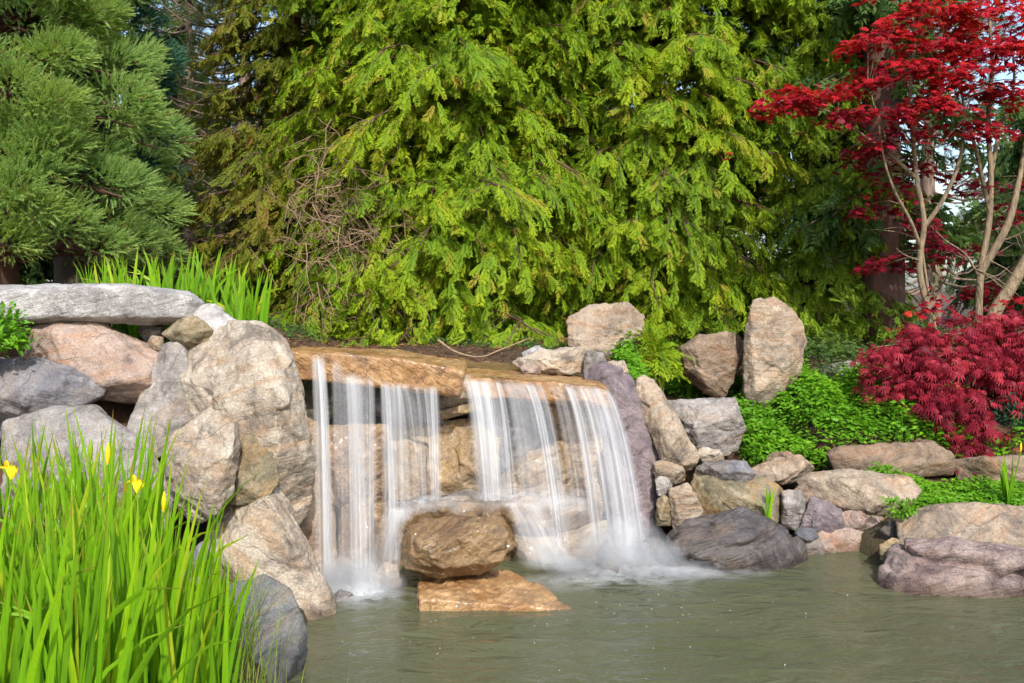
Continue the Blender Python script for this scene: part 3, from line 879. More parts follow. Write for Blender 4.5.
def strand(parent, top, bot, w0, w1, dens, throw=0.55, seed=0, vend=0.75, splits=1):
    """one silky ribbon of falling water: leaves the lip at 'top', follows a free-fall arc to 'bot'"""
    rs = np.random.default_rng(seed)
    A, B = P(*top), P(*bot)
    nu, nv = 26, 48
    v = np.linspace(0, 1, nv)
    u = np.linspace(-1, 1, nu)
    path = np.stack([A[0] + (B[0] - A[0]) * v, A[1] + (B[1] - A[1]) * v, A[2] + (B[2] - A[2]) * (0.18 * v + 0.82 * v ** 2)], 1)
    # even out the steps down the arc
    L = np.concatenate([[0], np.cumsum(np.linalg.norm(np.diff(path, axis=0), axis=1))]); L /= L[-1]
    vv = np.interp(np.linspace(0, 1, nv), L, v)
    path = np.stack([np.interp(vv, v, path[:, k]) for k in range(3)], 1)
    # film creeping over the lip before the fall
    half = (w0 + (w1 - w0) * np.linspace(0, 1, nv) ** 0.8) / 2
    fold = 0.018 * np.sin(u[None, :] * 7 + rs.uniform(0, 6) + 1.5 * v[:, None]) * (0.3 + v[:, None])
    pos = np.zeros((nv, nu, 3))
    pos[..., 0] = path[:, 0, None] + half[:, None] * u[None, :]
    pos[..., 1] = path[:, 1, None] + fold - 0.02 * (1 - u[None, :] ** 2)
    pos[..., 2] = path[:, 2, None]
    edge = ((1 - u ** 2) ** 1.2)[None, :]
    d = dens * edge * sm(0, 0.05, v)[:, None] * (1 - (1 - vend) * sm(0.55, 1, v)[:, None])
    uvs = np.zeros((nv, nu, 2))
    uvs[..., 0] = u[None, :] * w0 * 2.2 + rs.uniform(0, 30)
    uvs[..., 1] = v[:, None] + rs.uniform(0, 9)
    return flow_mesh('water_strand', M['fall'], parent, pos, uvs, d)

def cascade(parent, lines, dens, nu=30, nv=40, edge=2.0, v0=0.12, v1=0.2, seed=0, name='white_water', lump=0.018):
    """white water sliding over stones; lines = flow lines, each a list of (x, y, distance)"""
    rs = np.random.default_rng(seed)
    ls = [catmull([P(*p) for p in l], np.linspace(0, 1, nv)) for l in lines]
    grid = np.stack([catmull([l[i] for l in ls], np.linspace(0, 1, nu)) for i in range(nv)])
    u = np.linspace(-1, 1, nu); v = np.linspace(0, 1, nv)
    q = grid.reshape(-1, 3)
    grid[..., 2] += (lump * fbm(q * np.array([9, 9, 5]) + rs.uniform(0, 20), 3)).reshape(nv, nu)
    d = dens * (1 - np.abs(u) ** edge)[None, :] * sm(0, v0, v)[:, None] * (1 - sm(1 - v1, 1, v))[:, None]
    uvs = np.zeros((nv, nu, 2))
    uvs[..., 0] = u[None, :] * 0.5 + rs.uniform(0, 30)
    uvs[..., 1] = v[:, None] + rs.uniform(0, 9)
    return flow_mesh(name, M['white_water'], parent, grid, uvs, d)

wl = empty('waterfall', P(375, 590, 5.9), 'left waterfall in thin silky strands over the orange lip stone', 'waterfall', 'the two waterfalls')
DL = 6.20
left_strands = [  # top x, y -> bottom x, y ; widths in m ; strength
    (317, 353, 327, 592, 0.10, 0.15, 1.0, 5.85), (321, 360, 331, 594, 0.05, 0.06, 1.0, 5.82),
    (336, 358, 342, 592, 0.09, 0.13, 0.45, 5.88), (349, 372, 358, 592, 0.12, 0.15, 0.95, 5.88),
    (358, 374, 366, 588, 0.10, 0.14, 0.8, 5.92), (370, 374, 372, 585, 0.07, 0.10, 0.8, 5.95),
    (352, 373, 356, 592, 0.20, 0.24, 0.25, 5.9),
    (384, 380, 392, 560, 0.07, 0.14, 1.0, 6.0), (394, 382, 400, 520, 0.14, 0.18, 1.0, 6.05),
    (402, 382, 418, 505, 0.10, 0.14, 0.6, 6.1), (416, 384, 426, 503, 0.09, 0.10, 0.5, 6.1),
    (425, 385, 435, 500, 0.07, 0.08, 0.7, 6.12), (433, 385, 437, 498, 0.08, 0.08, 0.85, 6.14)]
for i, (a, b, c, e, w0, w1, dn, db) in enumerate(left_strands):
    strand(wl, (a, b, DL), (c, e, db), w0, w1, dn, seed=i)
wr = empty('waterfall', P(570, 560, 6.3), 'right waterfall in a wide veil curving down beside the purplish boulder', 'waterfall', 'the two waterfalls')
right_strands = [
    (470, 378, 488, 500, 0.12, 0.16, 0.9, 6.52, 6.3), (482, 379, 498, 500, 0.16, 0.2, 1.0, 6.52, 6.3),
    (476, 379, 494, 500, 0.22, 0.3, 0.5, 6.54, 6.32),
    (496, 380, 512, 500, 0.07, 0.10, 0.85, 6.52, 6.3), (508, 381, 528, 500, 0.16, 0.16, 0.4, 6.5, 6.3),
    (519, 382, 545, 505, 0.08, 0.12, 0.45, 6.5, 6.28), (527, 382, 560, 545, 0.07, 0.10, 0.95, 6.5, 6.15),
    (534, 382, 566, 548, 0.10, 0.12, 0.7, 6.5, 6.15), (515, 381, 540, 500, 0.3, 0.35, 0.3, 6.5, 6.25),
    (553, 384, 580, 510, 0.10, 0.14, 0.5, 6.48, 6.25),
    (566, 384, 599, 545, 0.09, 0.13, 1.0, 6.46, 6.1), (580, 385, 615, 545, 0.11, 0.18, 0.75, 6.46, 6.1),
    (592, 386, 629, 545, 0.10, 0.17, 0.9, 6.46, 6.12), (603, 388, 641, 540, 0.06, 0.12, 0.9, 6.48, 6.15),
    (585, 385, 618, 545, 0.34, 0.46, 0.3, 6.47, 6.13)]
for i, (a, b, c, e, w0, w1, dn, dt, db) in enumerate(right_strands):
    strand(wr, (a, b, dt), (c, e, db), w0, w1, dn, seed=50 + i)

# white water over the lower stones
cascade(wl, [[(388, 505, 6.05), (380, 520, 5.98), (372, 560, 5.9), (366, 590, 5.85)], [(400, 508, 5.98), (396, 524, 5.9), (388, 560, 5.8), (386, 595, 5.75)],
             [(420, 506, 5.95), (408, 520, 5.85), (402, 550, 5.78), (400, 590, 5.72)]], 0.75, seed=1)
cascade(wl, [[(505, 486, 6.4), (455, 490, 6.35), (420, 494, 6.3), (392, 500, 6.25)], [(506, 498, 6.2), (455, 502, 6.12), (418, 506, 6.0), (392, 514, 5.98)],
             [(508, 512, 6.12), (456, 513, 6.0), (424, 514, 5.92), (396, 532, 5.9)]], 0.5, v0=0.35, seed=2, lump=0.045)
cascade(wr, [[(604, 488, 6.45), (560, 484, 6.45), (520, 484, 6.42), (470, 492, 6.4)], [(604, 500, 6.25), (560, 497, 6.22), (520, 498, 6.2), (470, 502, 6.18)],
             [(604, 516, 6.2), (560, 512, 6.18), (524, 512, 6.15), (474, 512, 6.1)]], 0.48, v0=0.35, v1=0.3, seed=3, lump=0.045)
cascade(wr, [[(498, 500, 6.2), (510, 520, 6.1), (515, 545, 6.0), (518, 570, 5.95)], [(520, 500, 6.22), (534, 520, 6.12), (548, 548, 6.02), (560, 572, 5.9)],
             [(540, 500, 6.25), (552, 520, 6.15), (568, 550, 6.05), (590, 572, 5.95)]], 0.8, seed=4)
cascade(wr, [[(520, 496, 6.2), (524, 515, 6.16), (530, 540, 6.14), (535, 565, 6.1)], [(560, 494, 6.2), (562, 515, 6.14), (566, 540, 6.1), (570, 566, 6.05)],
             [(594, 498, 6.2), (598, 515, 6.14), (600, 540, 6.1), (602, 566, 6.05)]], 0.35, seed=5)
cascade(wr, [[(586, 520, 6.15), (584, 540, 6.05), (580, 560, 5.95), (575, 580, 5.9)], [(610, 512, 6.1), (612, 530, 5.95), (612, 556, 5.85), (610, 580, 5.8)],
             [(634, 510, 6.12), (644, 530, 5.98), (652, 556, 5.9), (660, 578, 5.85)], [(650, 512, 6.2), (668, 535, 6.1), (690, 560, 6.05), (705, 574, 6.0)]], 0.55, v0=0.35, v1=0.35, seed=6)

cascade(wl, [[(306, 560, 5.95), (308, 580, 5.85), (312, 600, 5.75), (316, 612, 5.7)], [(335, 545, 5.9), (338, 570, 5.75), (340, 592, 5.65), (342, 610, 5.6)],
             [(365, 548, 5.9), (368, 572, 5.76), (372, 592, 5.66), (374, 608, 5.6)], [(392, 560, 5.9), (396, 580, 5.8), (402, 594, 5.72), (408, 604, 5.68)]], 0.7, v0=0.4, v1=0.3, seed=7)
# foam on the pool
def foam(name, label, cx, cyv, rx, ry, n_arms, seed, dens):
    o_e = None
    rs = np.random.default_rng(seed)
    nr, na = 40, 72
    r = np.linspace(0, 1, nr)[:, None]; a = np.linspace(0, 2 * np.pi, na)[None, :]
    wob = 1 + 0.22 * np.sin(a * 3 + rs.uniform(0, 6)) + 0.14 * np.sin(a * 5 + rs.uniform(0, 6))
    X = cx + rx * r * np.cos(a) * wob
    Y = cyv + ry * r * np.sin(a) * wob
    q = np.stack([X.ravel() * 7, Y.ravel() * 7, np.full(X.size, seed)], 1)
    bump = np.abs(fbm(q, 4)).reshape(X.shape)
    Z = 0.014 + 0.07 * bump * np.exp(-(r / 0.5) ** 2)
    d = dens * (1 - sm(0.05, 1.0, r + 0.45 * bump))
    uvs = np.stack([X * 0.6, Y * 2.5], -1)
    return flow_mesh(name, M['white_water'], None, np.stack([X, Y, Z], -1), uvs, np.broadcast_to(d, X.shape))
def foam_px(px, py, rx, ry, seed, dens, label):
    d = EYE * F / (py - HOR)
    p = P(px, py, d)
    o = foam('foam', label, p[0], p[1], rx, ry, 3, seed, dens)
    tag(o, label, 'foam', None, 'stuff')
foam_px(358, 592, 0.5, 0.42, 21, 1.3, 'white foam where the left waterfall meets the pool')
foam_px(625, 574, 1.0, 0.52, 22, 1.4, 'white foam where the right waterfall meets the pool')

def bubbles():
    rs = np.random.default_rng(60)
    mb = MB()
    n = 130
    x = rs.normal(0.0, 0.8, n); y = 5.7 - np.abs(rs.normal(0, 0.55, n))
    ok = (y > 2.5) & (x > -1.0) & ((y < 5.25) | (x > 0.5))
    for xx, yy in zip(x[ok], y[ok]):
        r = rs.uniform(0.0015, 0.0042)
        th = np.linspace(0, 2 * np.pi, 8, endpoint=False)
        ring = [np.stack([xx + r * c * np.cos(th), yy + r * c * np.sin(th), np.full(8, 0.004 + r * h)], 1) for c, h in ((1, 0), (0.75, 0.6), (0.25, 0.95))]
        f = [(i * 8 + j, i * 8 + (j + 1) % 8, (i + 1) * 8 + (j + 1) % 8, (i + 1) * 8 + j) for i in range(2) for j in range(8)]
        mb.add(np.concatenate(ring), f)
    m, nt, out = new_mat('bubble')
    bs = nt.nodes.new('ShaderNodeBsdfPrincipled')
    bs.inputs['Base Color'].default_value = (0.4, 0.42, 0.42, 1)
    bs.inputs['Roughness'].default_value = 0.2
    nt.links.new(bs.outputs[0], out.inputs[0])
    tag(mb.build('bubbles', m, smooth=True, attrs=False), 'tiny pale bubbles drifting on the pond in front of the falls', None, None, 'stuff')
bubbles()

def mist(px, py, d, rx, ry, rz, dens, seed):
    bm = bmesh.new()
    bmesh.ops.create_icosphere(bm, subdivisions=3, radius=1.0)
    me = bpy.data.meshes.new('mist')
    bm.to_mesh(me); bm.free()
    me.materials.append(M['mist'])
    o = bpy.data.objects.new('mist', me)
    p = P(px, py, d)
    o.location = tuple(float(x) for x in p)
    o.scale = (rx, ry, rz)
    COL.objects.link(o)
    tag(o, 'soft white spray hanging at the foot of the falls', None, None, 'stuff')

def mist_mat():
    m, nt, out = new_mat('mist')
    n = N(nt)
    tc = n.node('ShaderNodeTexCoord')
    ln = n.node('ShaderNodeVectorMath', operation='LENGTH')
    n.link(tc.outputs['Object'], ln.inputs[0])
    geo = n.node('ShaderNodeNewGeometry')
    nz = n.noise(geo.outputs['Position'], 7.0, 3)
    f = n.maprange(ln.outputs['Value'], 0.1, 0.95, 1.0, 0.0)
    f = n.math('MULTIPLY', f, n.maprange(nz, 0.35, 0.65, 0.25, 1.3))
    pv = n.node('ShaderNodeVolumePrincipled')
    pv.inputs['Color'].default_value = (0.95, 0.97, 1.0, 1)
    n.link(n.math('MULTIPLY', f, 7.0), pv.inputs['Density'])
    n.link(pv.outputs[0], out.inputs['Volume'])
    return m
M['mist'] = mist_mat()
for k, a in enumerate([(345, 580, 5.72, 0.24, 0.2, 0.16), (385, 585, 5.72, 0.16, 0.15, 0.10), (605, 552, 5.95, 0.26, 0.2, 0.17), (645, 556, 5.98, 0.30, 0.2, 0.14), (565, 562, 5.95, 0.2, 0.16, 0.10), (690, 570, 5.95, 0.26, 0.16, 0.06)]):
    mist(*a, 1.0, k)

# ------------------------------------------------------------------ foliage templates
def frond_template(seed, pairs=11, L=1.0, wid=0.42, droop=0.3, lw=0.05):
    rs = np.random.default_rng(seed)
    V, Fc, T = [], [], []
    def leaflet(p, d, l, w, tip0, tip1):
        d = d / np.linalg.norm(d)
        side = np.cross(d, [0, 0, 1]); side /= np.linalg.norm(side) + 1e-9
        b = len(V)
        q = p + d * l * 0.45 + np.array([0, 0, 0.012])
        V.extend([p, q + side * w, p + d * l + np.array([0, 0, -0.25 * l]), q - side * w])
        T.extend([tip0, tip0 * .5 + tip1 * .5, tip1, tip0 * .5 + tip1 * .5])
        Fc.append((b, b + 1, b + 2, b + 3))
    for i in range(pairs):
        t = (i + 0.6) / pairs
        p = np.array([t * L, 0.03 * math.sin(t * 5), -droop * t * t * L])
        l = wid * (math.sin(math.pi * (0.12 + 0.80 * (1 - t) ** 0.8)) ** 0.8) * rs.uniform(0.75, 1.1)
        for s in (-1, 1):
            if rs.random() < 0.08: continue
            ang = rs.uniform(0.65, 0.95)
            d = np.array([math.cos(ang), s * math.sin(ang), rs.uniform(-0.35, 0.15)])
            leaflet(p, d, l, lw * rs.uniform(0.8, 1.2), t * 0.4, 0.35 + 0.65 * t)
    leaflet(np.array([L * 0.86, 0, -droop * 0.74 * L]), np.array([1, 0, -droop]), 0.25 * L, lw, 0.6, 1.0)
    # the stem of the frond
    b = len(V)
    V.extend([np.array([0, -0.012, 0]), np.array([0, 0.012, 0]), np.array([L * .8, 0.008, -droop * .64 * L]), np.array([L * .8, -0.008, -droop * .64 * L])])
    T.extend([0, 0, .3, .3])
    Fc.append((b, b + 1, b + 2, b + 3))
    return np.array(V), np.array(Fc), np.array(T)

def needle_template(seed, n=30, spread=0.75, nl=0.3, w=0.018, start=0.0):
    rs = np.random.default_rng(seed)
    V, Fc, T = [], [], []
    for i in range(n):
        t = start + (1 - start) * (i + 0.5) / n
        th = rs.uniform(0, 2 * math.pi)
        ang = spread * rs.uniform(0.55, 1.1) * (1.1 - 0.6 * t)
        d = np.array([math.cos(ang), math.sin(ang) * math.cos(th), math.sin(ang) * math.sin(th)])
        p = np.array([t * 0.9, 0, -0.06 * t * t])
        side = np.cross(d, rs.normal(size=3)); side /= np.linalg.norm(side)
        l = nl * rs.uniform(0.7, 1.15)
        b = len(V)
        V.extend([p - side * w, p + side * w, p + d * l])
        T.extend([0.2, 0.2, 0.5 + 0.5 * t])
        Fc.append((b, b + 1, b + 2))
    return np.array(V), np.array(Fc), np.array(T)

def leaf_star(seed, lobes=7, w=0.13, droop=0.2):
    """palmate leaf with narrow lobes, stalk at the origin, blade along +x"""
    V, Fc, T = [], [], []
    rs = np.random.default_rng(seed)
    for k in range(lobes):
        a = (k - (lobes - 1) / 2) * (2.1 / (lobes - 1) * 1.15)
        l = (1.0 - 0.45 * (abs(k - (lobes - 1) / 2) / ((lobes - 1) / 2)) ** 1.5) * rs.uniform(0.9, 1.1)
        d = np.array([math.cos(a), math.sin(a), 0]); s = np.array([-d[1], d[0], 0])
        b = len(V)
        V.extend([np.zeros(3), d * l * 0.5 + s * w + [0, 0, 0.03], d * l + [0, 0, -droop * l], d * l * 0.5 - s * w + [0, 0, 0.03]])
        T.extend([0, .4, 1, .4])
        Fc.append((b, b + 1, b + 2, b + 3))
    return np.array(V), np.array(Fc), np.array(T)

def leaf_oval(w=0.26):
    V = np.array([[0, 0, 0], [0.35, w, 0.06], [0.75, w * .8, 0.03], [1, 0, -0.1], [0.75, -w * .8, 0.03], [0.35, -w, 0.06], [0.4, 0, -0.02], [0.75, 0, -0.03]])
    Fc = np.array([[0, 6, 1, 1], [6, 7, 2, 1], [7, 3, 2, 2], [0, 5, 6, 6], [5, 4, 7, 6], [4, 3, 7, 7]])
    return V, Fc, np.array([0, .3, .7, 1, .7, .3, .2, .6])

def leaf_oval_q(w=0.27):
    V = np.array([[0, 0, 0], [0.45, w, 0.07], [1, 0, -0.12], [0.45, -w, 0.07], [0.5, 0, -0.02]])
    return V, np.array([[0, 4, 1], [4, 2, 1], [0, 3, 4], [3, 2, 4]]), np.array([0, .5, 1, .5, .4])

FROND = [frond_template(s, 9, 1.0, w, dr, 0.05) for s, w, dr in ((1, .4, .3), (2, .5, .15), (3, .35, .45), (4, .45, .6))]
NEEDLE = [needle_template(s, 26, 0.55, 0.34, 0.03) for s in (1, 2, 3)]

def scatter(mb, temps, pos, dirs, ups, size, tint, rs):
    which = rs.integers(0, len(temps), len(pos))
    mats = frames(dirs, ups) * size[:, None, None]
    for k, (tv, tf, tt) in enumerate(temps):
        m = which == k
        if m.any():
            mb.instances(tv, tf, tt, mats[m], pos[m], tint[m])

def conifer(name, label, group, px, d, height, prof, nl, mat, bark, seed, size=0.3, zlow=0.25, zsplit=5.4, droop=0.38, rise=0.26,
            frond_n=5, brn=10, trunk_r=0.16, patch=None, temps=None, hang=(0.35, 1.1), bare=0, fill=0, cat='tree', facing=0.5, base_z=None):
    """a conifer grown limb by limb: trunk > limbs > branchlets > hanging sprays"""
    rs = np.random.default_rng(seed)
    temps = temps or FROND
    bx, by = (px - 512) / F * d, d
    bz = float(TZ(bx, by)) if base_z is None else base_z
    root = empty(name, (bx, by, bz), label, cat, group)
    root["_w"] = [bx, by, bz]
    tr = MB()
    zz = np.linspace(-0.2, height * 0.96, 14)
    wob = np.stack([bx + 0.06 * np.sin(zz * 1.1 + seed), by + 0.06 * np.cos(zz * 0.9 + seed), bz + zz], 1)
    tr.tube(wob, trunk_r * (1 - zz / height).clip(0.05, 1.1), 10)
    cr, lb = MB(), MB()
    pos, dirs, ups, tint, sz = [], [], [], [], []
    for i in range(nl):
        h = zlow + (zsplit - zlow) * rs.random() if rs.random() < 0.82 else zsplit + (height - zsplit - 0.2) * rs.random()
        az = rs.uniform(0, 2 * np.pi)
        out = np.array([math.cos(az), math.sin(az), 0])
        if out[1] > 0.25 and rs.random() < facing: continue
        L = np.interp(h, [p[0] for p in prof], [p[1] for p in prof]) * rs.uniform(0.66, 1.1) * (1 + 0.35 * float(pnoise(np.array([[math.cos(az) * 1.6, math.sin(az) * 1.6, h * 0.9 + seed * 7.7]]))[0]))
        side = np.array([-out[1], out[0], 0])
        ts = np.linspace(0, 1, 7)
        bend = rs.uniform(-0.18, 0.18)
        rr = rise * rs.uniform(0.5, 1.4)
        dr = droop * rs.uniform(0.7, 1.2)
        c0 = np.array([bx, by, bz + h])
        line = c0 + L * (ts[:, None] * out + (bend * ts ** 2)[:, None] * side + np.outer(rr * ts - dr * ts ** 2.2, [0, 0, 1.0]))
        line[:, 2] = np.maximum(line[:, 2], TZ(line[:, 0], line[:, 1]) + 0.05)
        lb.tube(line, np.linspace(0.022, 0.004, 7) * (0.5 + L / 2.2), 5)
        ltint = rs.normal(0, 0.14)
        nb = int(brn * (0.5 + 0.5 * L / 1.8)) + 1
        for j in range(nb):
            t = 0.28 + 0.72 * (j + rs.random()) / nb
            p = np.array([np.interp(t, ts, line[:, k]) for k in range(3)])
            tang = unit(out + side * bend * 2 * t + np.array([0, 0, rr - 2.2 * dr * t ** 1.2]))
            sgn = rs.choice([-1, 1])
            ya = rs.uniform(0.45, 1.15) * sgn * (1.0 if t < 0.93 else 0.3)
            bd = unit(tang * math.cos(ya) + side * math.sin(ya) + np.array([0, 0, rs.uniform(-0.35, 0.05)]))
            bl = L * rs.uniform(0.16, 0.34) * (1.15 - 0.5 * t) + 0.12
            bt = np.linspace(0, 1, 4)
            bline = p + bl * (bt[:, None] * bd + np.outer(-0.35 * bt ** 2, [0, 0, 1.0]))
            if rs.random() < 0.5: lb.tube(bline, np.linspace(0.008, 0.003, 4), 3)
            m = frond_n
            tt = (0.15 + 0.85 * (np.arange(m) + rs.random(m)) / m)[:, None]
            q = p + bl * (tt * bd - 0.35 * tt * tt * np.array([0, 0, 1.0]))
            s2 = np.cross(bd, [0, 0, 1]); s2 = s2 / (np.linalg.norm(s2) + 1e-6)
            dn = rs.uniform(*hang, (m, 1))
            dv = bd + s2 * rs.uniform(-1.1, 1.1, (m, 1)) + out * 0.3 - dn * np.array([0, 0, 1.0]) + rs.normal(0, 0.12, (m, 3))
            pos.append(q + rs.normal(0, 0.02, (m, 3))); dirs.append(dv)
            ups.append(np.array([0, 0, 1.0]) + out * 0.8 + rs.normal(0, 0.45, (m, 3)))
            tint.append(0.42 + ltint + rs.normal(0, 0.08) + rs.normal(0, 0.15, m)); sz.append(size * rs.uniform(0.6, 1.3, m))
    pos = np.concatenate(pos); dirs = np.concatenate(dirs); ups = np.concatenate(ups); tint = np.concatenate(tint); sz = np.concatenate(sz)
    if fill:
        # short inner and outer sprays between the limbs
        h = zlow + (zsplit - zlow) * rs.random(fill)
        az = rs.uniform(0, 2 * np.pi, fill)
        keep = ~((np.sin(az) > 0.3) & (rs.random(fill) < 0.7))
        h, az = h[keep], az[keep]
        o3 = np.stack([np.cos(az), np.sin(az), 0 * az], 1)
        rr = np.interp(h, [p[0] for p in prof], [p[1] for p in prof]) * rs.uniform(0.5, 0.97, len(h)) * (0.90 + 0.5 * pnoise(np.stack([np.cos(az) * 2.2, np.sin(az) * 2.2, h * 1.6], 1) + seed))
        q = np.array([bx, by, bz]) + o3 * rr[:, None] + h[:, None] * np.array([0, 0, 1.0])
        q = q[q[:, 2] > TZ(q[:, 0], q[:, 1]) + 0.04]
        k_ = len(q)
        o3 = unit((q - np.array([bx, by, bz])) * np.array([1, 1, 0]))
        pos = np.concatenate([pos, q])
        dirs = np.concatenate([dirs, o3 * 0.8 + rs.normal(0, 0.65, (k_, 3)) - np.array([0, 0, 0.45])])
        ups = np.concatenate([ups, np.array([0, 0, 1.0]) + o3 * 0.8 + rs.normal(0, 0.5, (k_, 3))])
        tint = np.concatenate([tint, rs.normal(0.42, 0.2, k_)])
        sz = np.concatenate([sz, size * rs.uniform(0.7, 1.5, k_)])
    # browning patches, a property of the plant
    bn = fbm(pos * 0.9 + seed, 2)
    tint = np.clip(tint + 0.34 * bn, 0, 0.92)
    old = RNG.random(len(tint)) < 0.05
    tint[old] = 0.97
    scatter(cr, temps, pos, dirs, ups, sz, tint, rs)
    trunk = tr.build('trunk', bark, root, smooth=True, attrs=False)
    lb.build('limbs', bark, root, smooth=True, attrs=False)['kind'] = 'stuff'
    cr.build('crown', mat, root)
    if bare:
        tw = MB()
        for i in range(bare):
            u = patch(rs)
            p = u
            pts = [p]
            dv = unit(rs.normal(size=3) * np.array([1, 0.5, 0.7]) + np.array([0.2, -0.3, -0.2]))
            for s in range(5):
                dv = unit(dv + rs.normal(0, 0.3, 3) + np.array([0, 0, -0.06]))
                pts.append(pts[-1] + dv * rs.uniform(0.06, 0.16))
            tw.tube(pts, np.linspace(0.007, 0.002, 6), 4)
            for s in range(2):
                a = pts[rs.integers(1, 5)]
                e = a + unit(dv + rs.normal(0, 0.8, 3)) * rs.uniform(0.1, 0.3)
                tw.tube([a, (a + e) / 2 + rs.normal(0, 0.01, 3), e], [0.004, 0.003, 0.0015], 3)
        tw.build('bare_twigs', M['twig'], root, attrs=False)['kind'] = 'stuff'
    return root

# ------------------------------------------------------------------ trees
conifer('arborvitae', 'large golden-green arborvitae with hanging sprays behind the falls', 'golden-green conifers', 450, 11.3, 9.5,
        [(0, 2.6), (0.5, 2.35), (1.2, 1.95), (2.5, 1.85), (4, 1.8), (6, 1.6), (9.5, 0.15)], 560, M['thuja'], M['barkr'], 1, size=0.14, frond_n=11, brn=14, zlow=0.03, fill=15000)
conifer('arborvitae', 'second golden-green arborvitae behind the tall upright stone', 'golden-green conifers', 655, 11.7, 9.5,
        [(0, 1.4), (1, 1.5), (2.5, 1.6), (4, 1.6), (6, 1.45), (9.5, 0.15)], 430, M['thuja'], M['barkr'], 2, size=0.14, frond_n=11, brn=13, zlow=0.3, fill=6500)
conifer('arborvitae', 'thin yellowish arborvitae with bare brown twigs left of the large one', 'golden-green conifers', 290, 11.9, 8.0,
        [(0, 1.35), (1, 1.35), (2.5, 1.2), (4, 0.95), (6, 0.8), (8, 0.1)], 210, M['thujab'], M['barkr'], 3, size=0.13, frond_n=9, brn=11, hang=(0.1, 0.9), zlow=0.05,
        bare=230, patch=lambda rs: P(rs.normal(345, 26), rs.normal(245, 55), rs.uniform(9.3, 10.2)), fill=1800)
conifer('arborvitae', 'mid green arborvitae with low drooping limbs left of the red maple', 'golden-green conifers', 806, 11.6, 8.5,
        [(0, 1.15), (1, 1.25), (2.0, 1.1), (3.2, 0.8), (5, 0.8), (8.5, 0.1)], 260, M['thujad'], M['barkr'], 4, size=0.145, frond_n=11, brn=13, zlow=0.15, fill=3500)

def puffy(name, label, group, px, d, height, base_z, prof, n_clump, mat, bark, seed, zlow, shoot=0.17, per=60, crad=0.34, trunk_r=0.3, zmax=6.3):
    """conifer with rounded rope-like clumps of short needles at its limb ends"""
    rs = np.random.default_rng(seed)
    bx, by = (px - 512) / F * d, d
    root = empty(name, (bx, by, base_z), label, 'tree', group)
    root["_w"] = [bx, by, base_z]
    tr, lb, cr = MB(), MB(), MB()
    zz = np.linspace(-0.2, height, 12)
    tr.tube(np.stack([bx + 0 * zz, by + 0 * zz, base_z + zz], 1), trunk_r * (1.05 - zz / height).clip(0.04, 1), 12)
    pos, dirs, ups, tint, sz = [], [], [], [], []
    for i in range(n_clump):
        h = zlow + (zmax - zlow) * rs.random()
        if rs.random() < 0.18: h = zmax + (height - zmax) * rs.random() * 0.8
        az = rs.uniform(0, 2 * np.pi)
        out = np.array([math.cos(az), math.sin(az), 0])
        if out[1] > 0.35 and rs.random() < 0.6: continue
        rad = np.interp(h, [p[0] for p in prof], [p[1] for p in prof]) * rs.uniform(0.72, 1.06)
        c = np.array([bx, by, base_z + h]) + out * rad
        ts = np.linspace(0, 1, 6)
        line = np.array([bx, by, base_z + h - 0.15]) + np.outer(ts, out * rad * 0.95) + np.outer(0.25 * np.sin(ts * 2.6) - 0.1 * ts, [0, 0, 1])
        lb.tube(line, np.linspace(0.04, 0.01, 6), 5)
        # dead brown twigs inside, below the green
        for k in range(3):
            a = line[rs.integers(2, 5)]
            e = a + unit(out + rs.normal(0, 0.7, 3) + np.array([0, 0, -0.4])) * rs.uniform(0.2, 0.5)
            lb.tube([a, (a + e) / 2 + rs.normal(0, 0.02, 3), e], [0.006, 0.004, 0.002], 3)
        lt = rs.normal(0, 0.12)
        n = int(per * rs.uniform(0.7, 1.3))
        rr = crad * rs.uniform(0.75, 1.25)
        nrm = rs.normal(size=(n, 3)); nrm = unit(nrm + out * 0.8 + np.array([0, 0, 0.35]))
        p = c + nrm * rr * np.array([1.15, 1.15, 0.7]) * rs.uniform(0.35, 1.0, (n, 1)) ** 0.5 - out * 0.12
        dv = nrm * 1.0 + out * 0.55 + np.array([0, 0, 0.28]) + rs.normal(0, 0.22, (n, 3))
        pos.append(p); dirs.append(dv); ups.append(rs.normal(size=(n, 3)))
        tint.append(0.5 + lt + rs.normal(0, 0.12, n)); sz.append(shoot * rs.uniform(0.75, 1.3, n))
    pos = np.concatenate(pos); dirs = np.concatenate(dirs); ups = np.concatenate(ups); tint = np.concatenate(tint); sz = np.concatenate(sz)
    tint = np.clip(tint, 0, 0.88)
    br = rs.random(len(tint)) < 0.03
    tint[br] = 1.0
    scatter(cr, NEEDLE, pos, dirs, ups, sz, tint, rs)
    tr.build('trunk', bark, root, smooth=True, attrs=False)
    lb.build('limbs', bark, root, smooth=True, attrs=False)['kind'] = 'stuff'
    cr.build('crown', mat, root)
    return root

puffy('giant_sequoia', 'bluish green sequoia with rounded needle clumps at the left edge', None, -10, 9.9, 10, 1.3,
      [(0.6, 1.2), (1.0, 1.75), (1.6, 2.0), (2.4, 1.8), (3.3, 1.6), (5, 1.45), (10, 0.1)], 560, M['sequoia'], M['barkr'], 31, 0.95, per=170, crad=0.27, shoot=0.12)
puffy('blue_spruce', 'dark bluish spruce behind the sequoia', None, 78, 11.8, 9, 1.3,
      [(0.6, 0.8), (2, 1.0), (3.4, 1.05), (4.4, 1.0), (9, 0.1)], 230, M['spruce'], M['barkd'], 32, 1.5, per=150, crad=0.3, shoot=0.13)

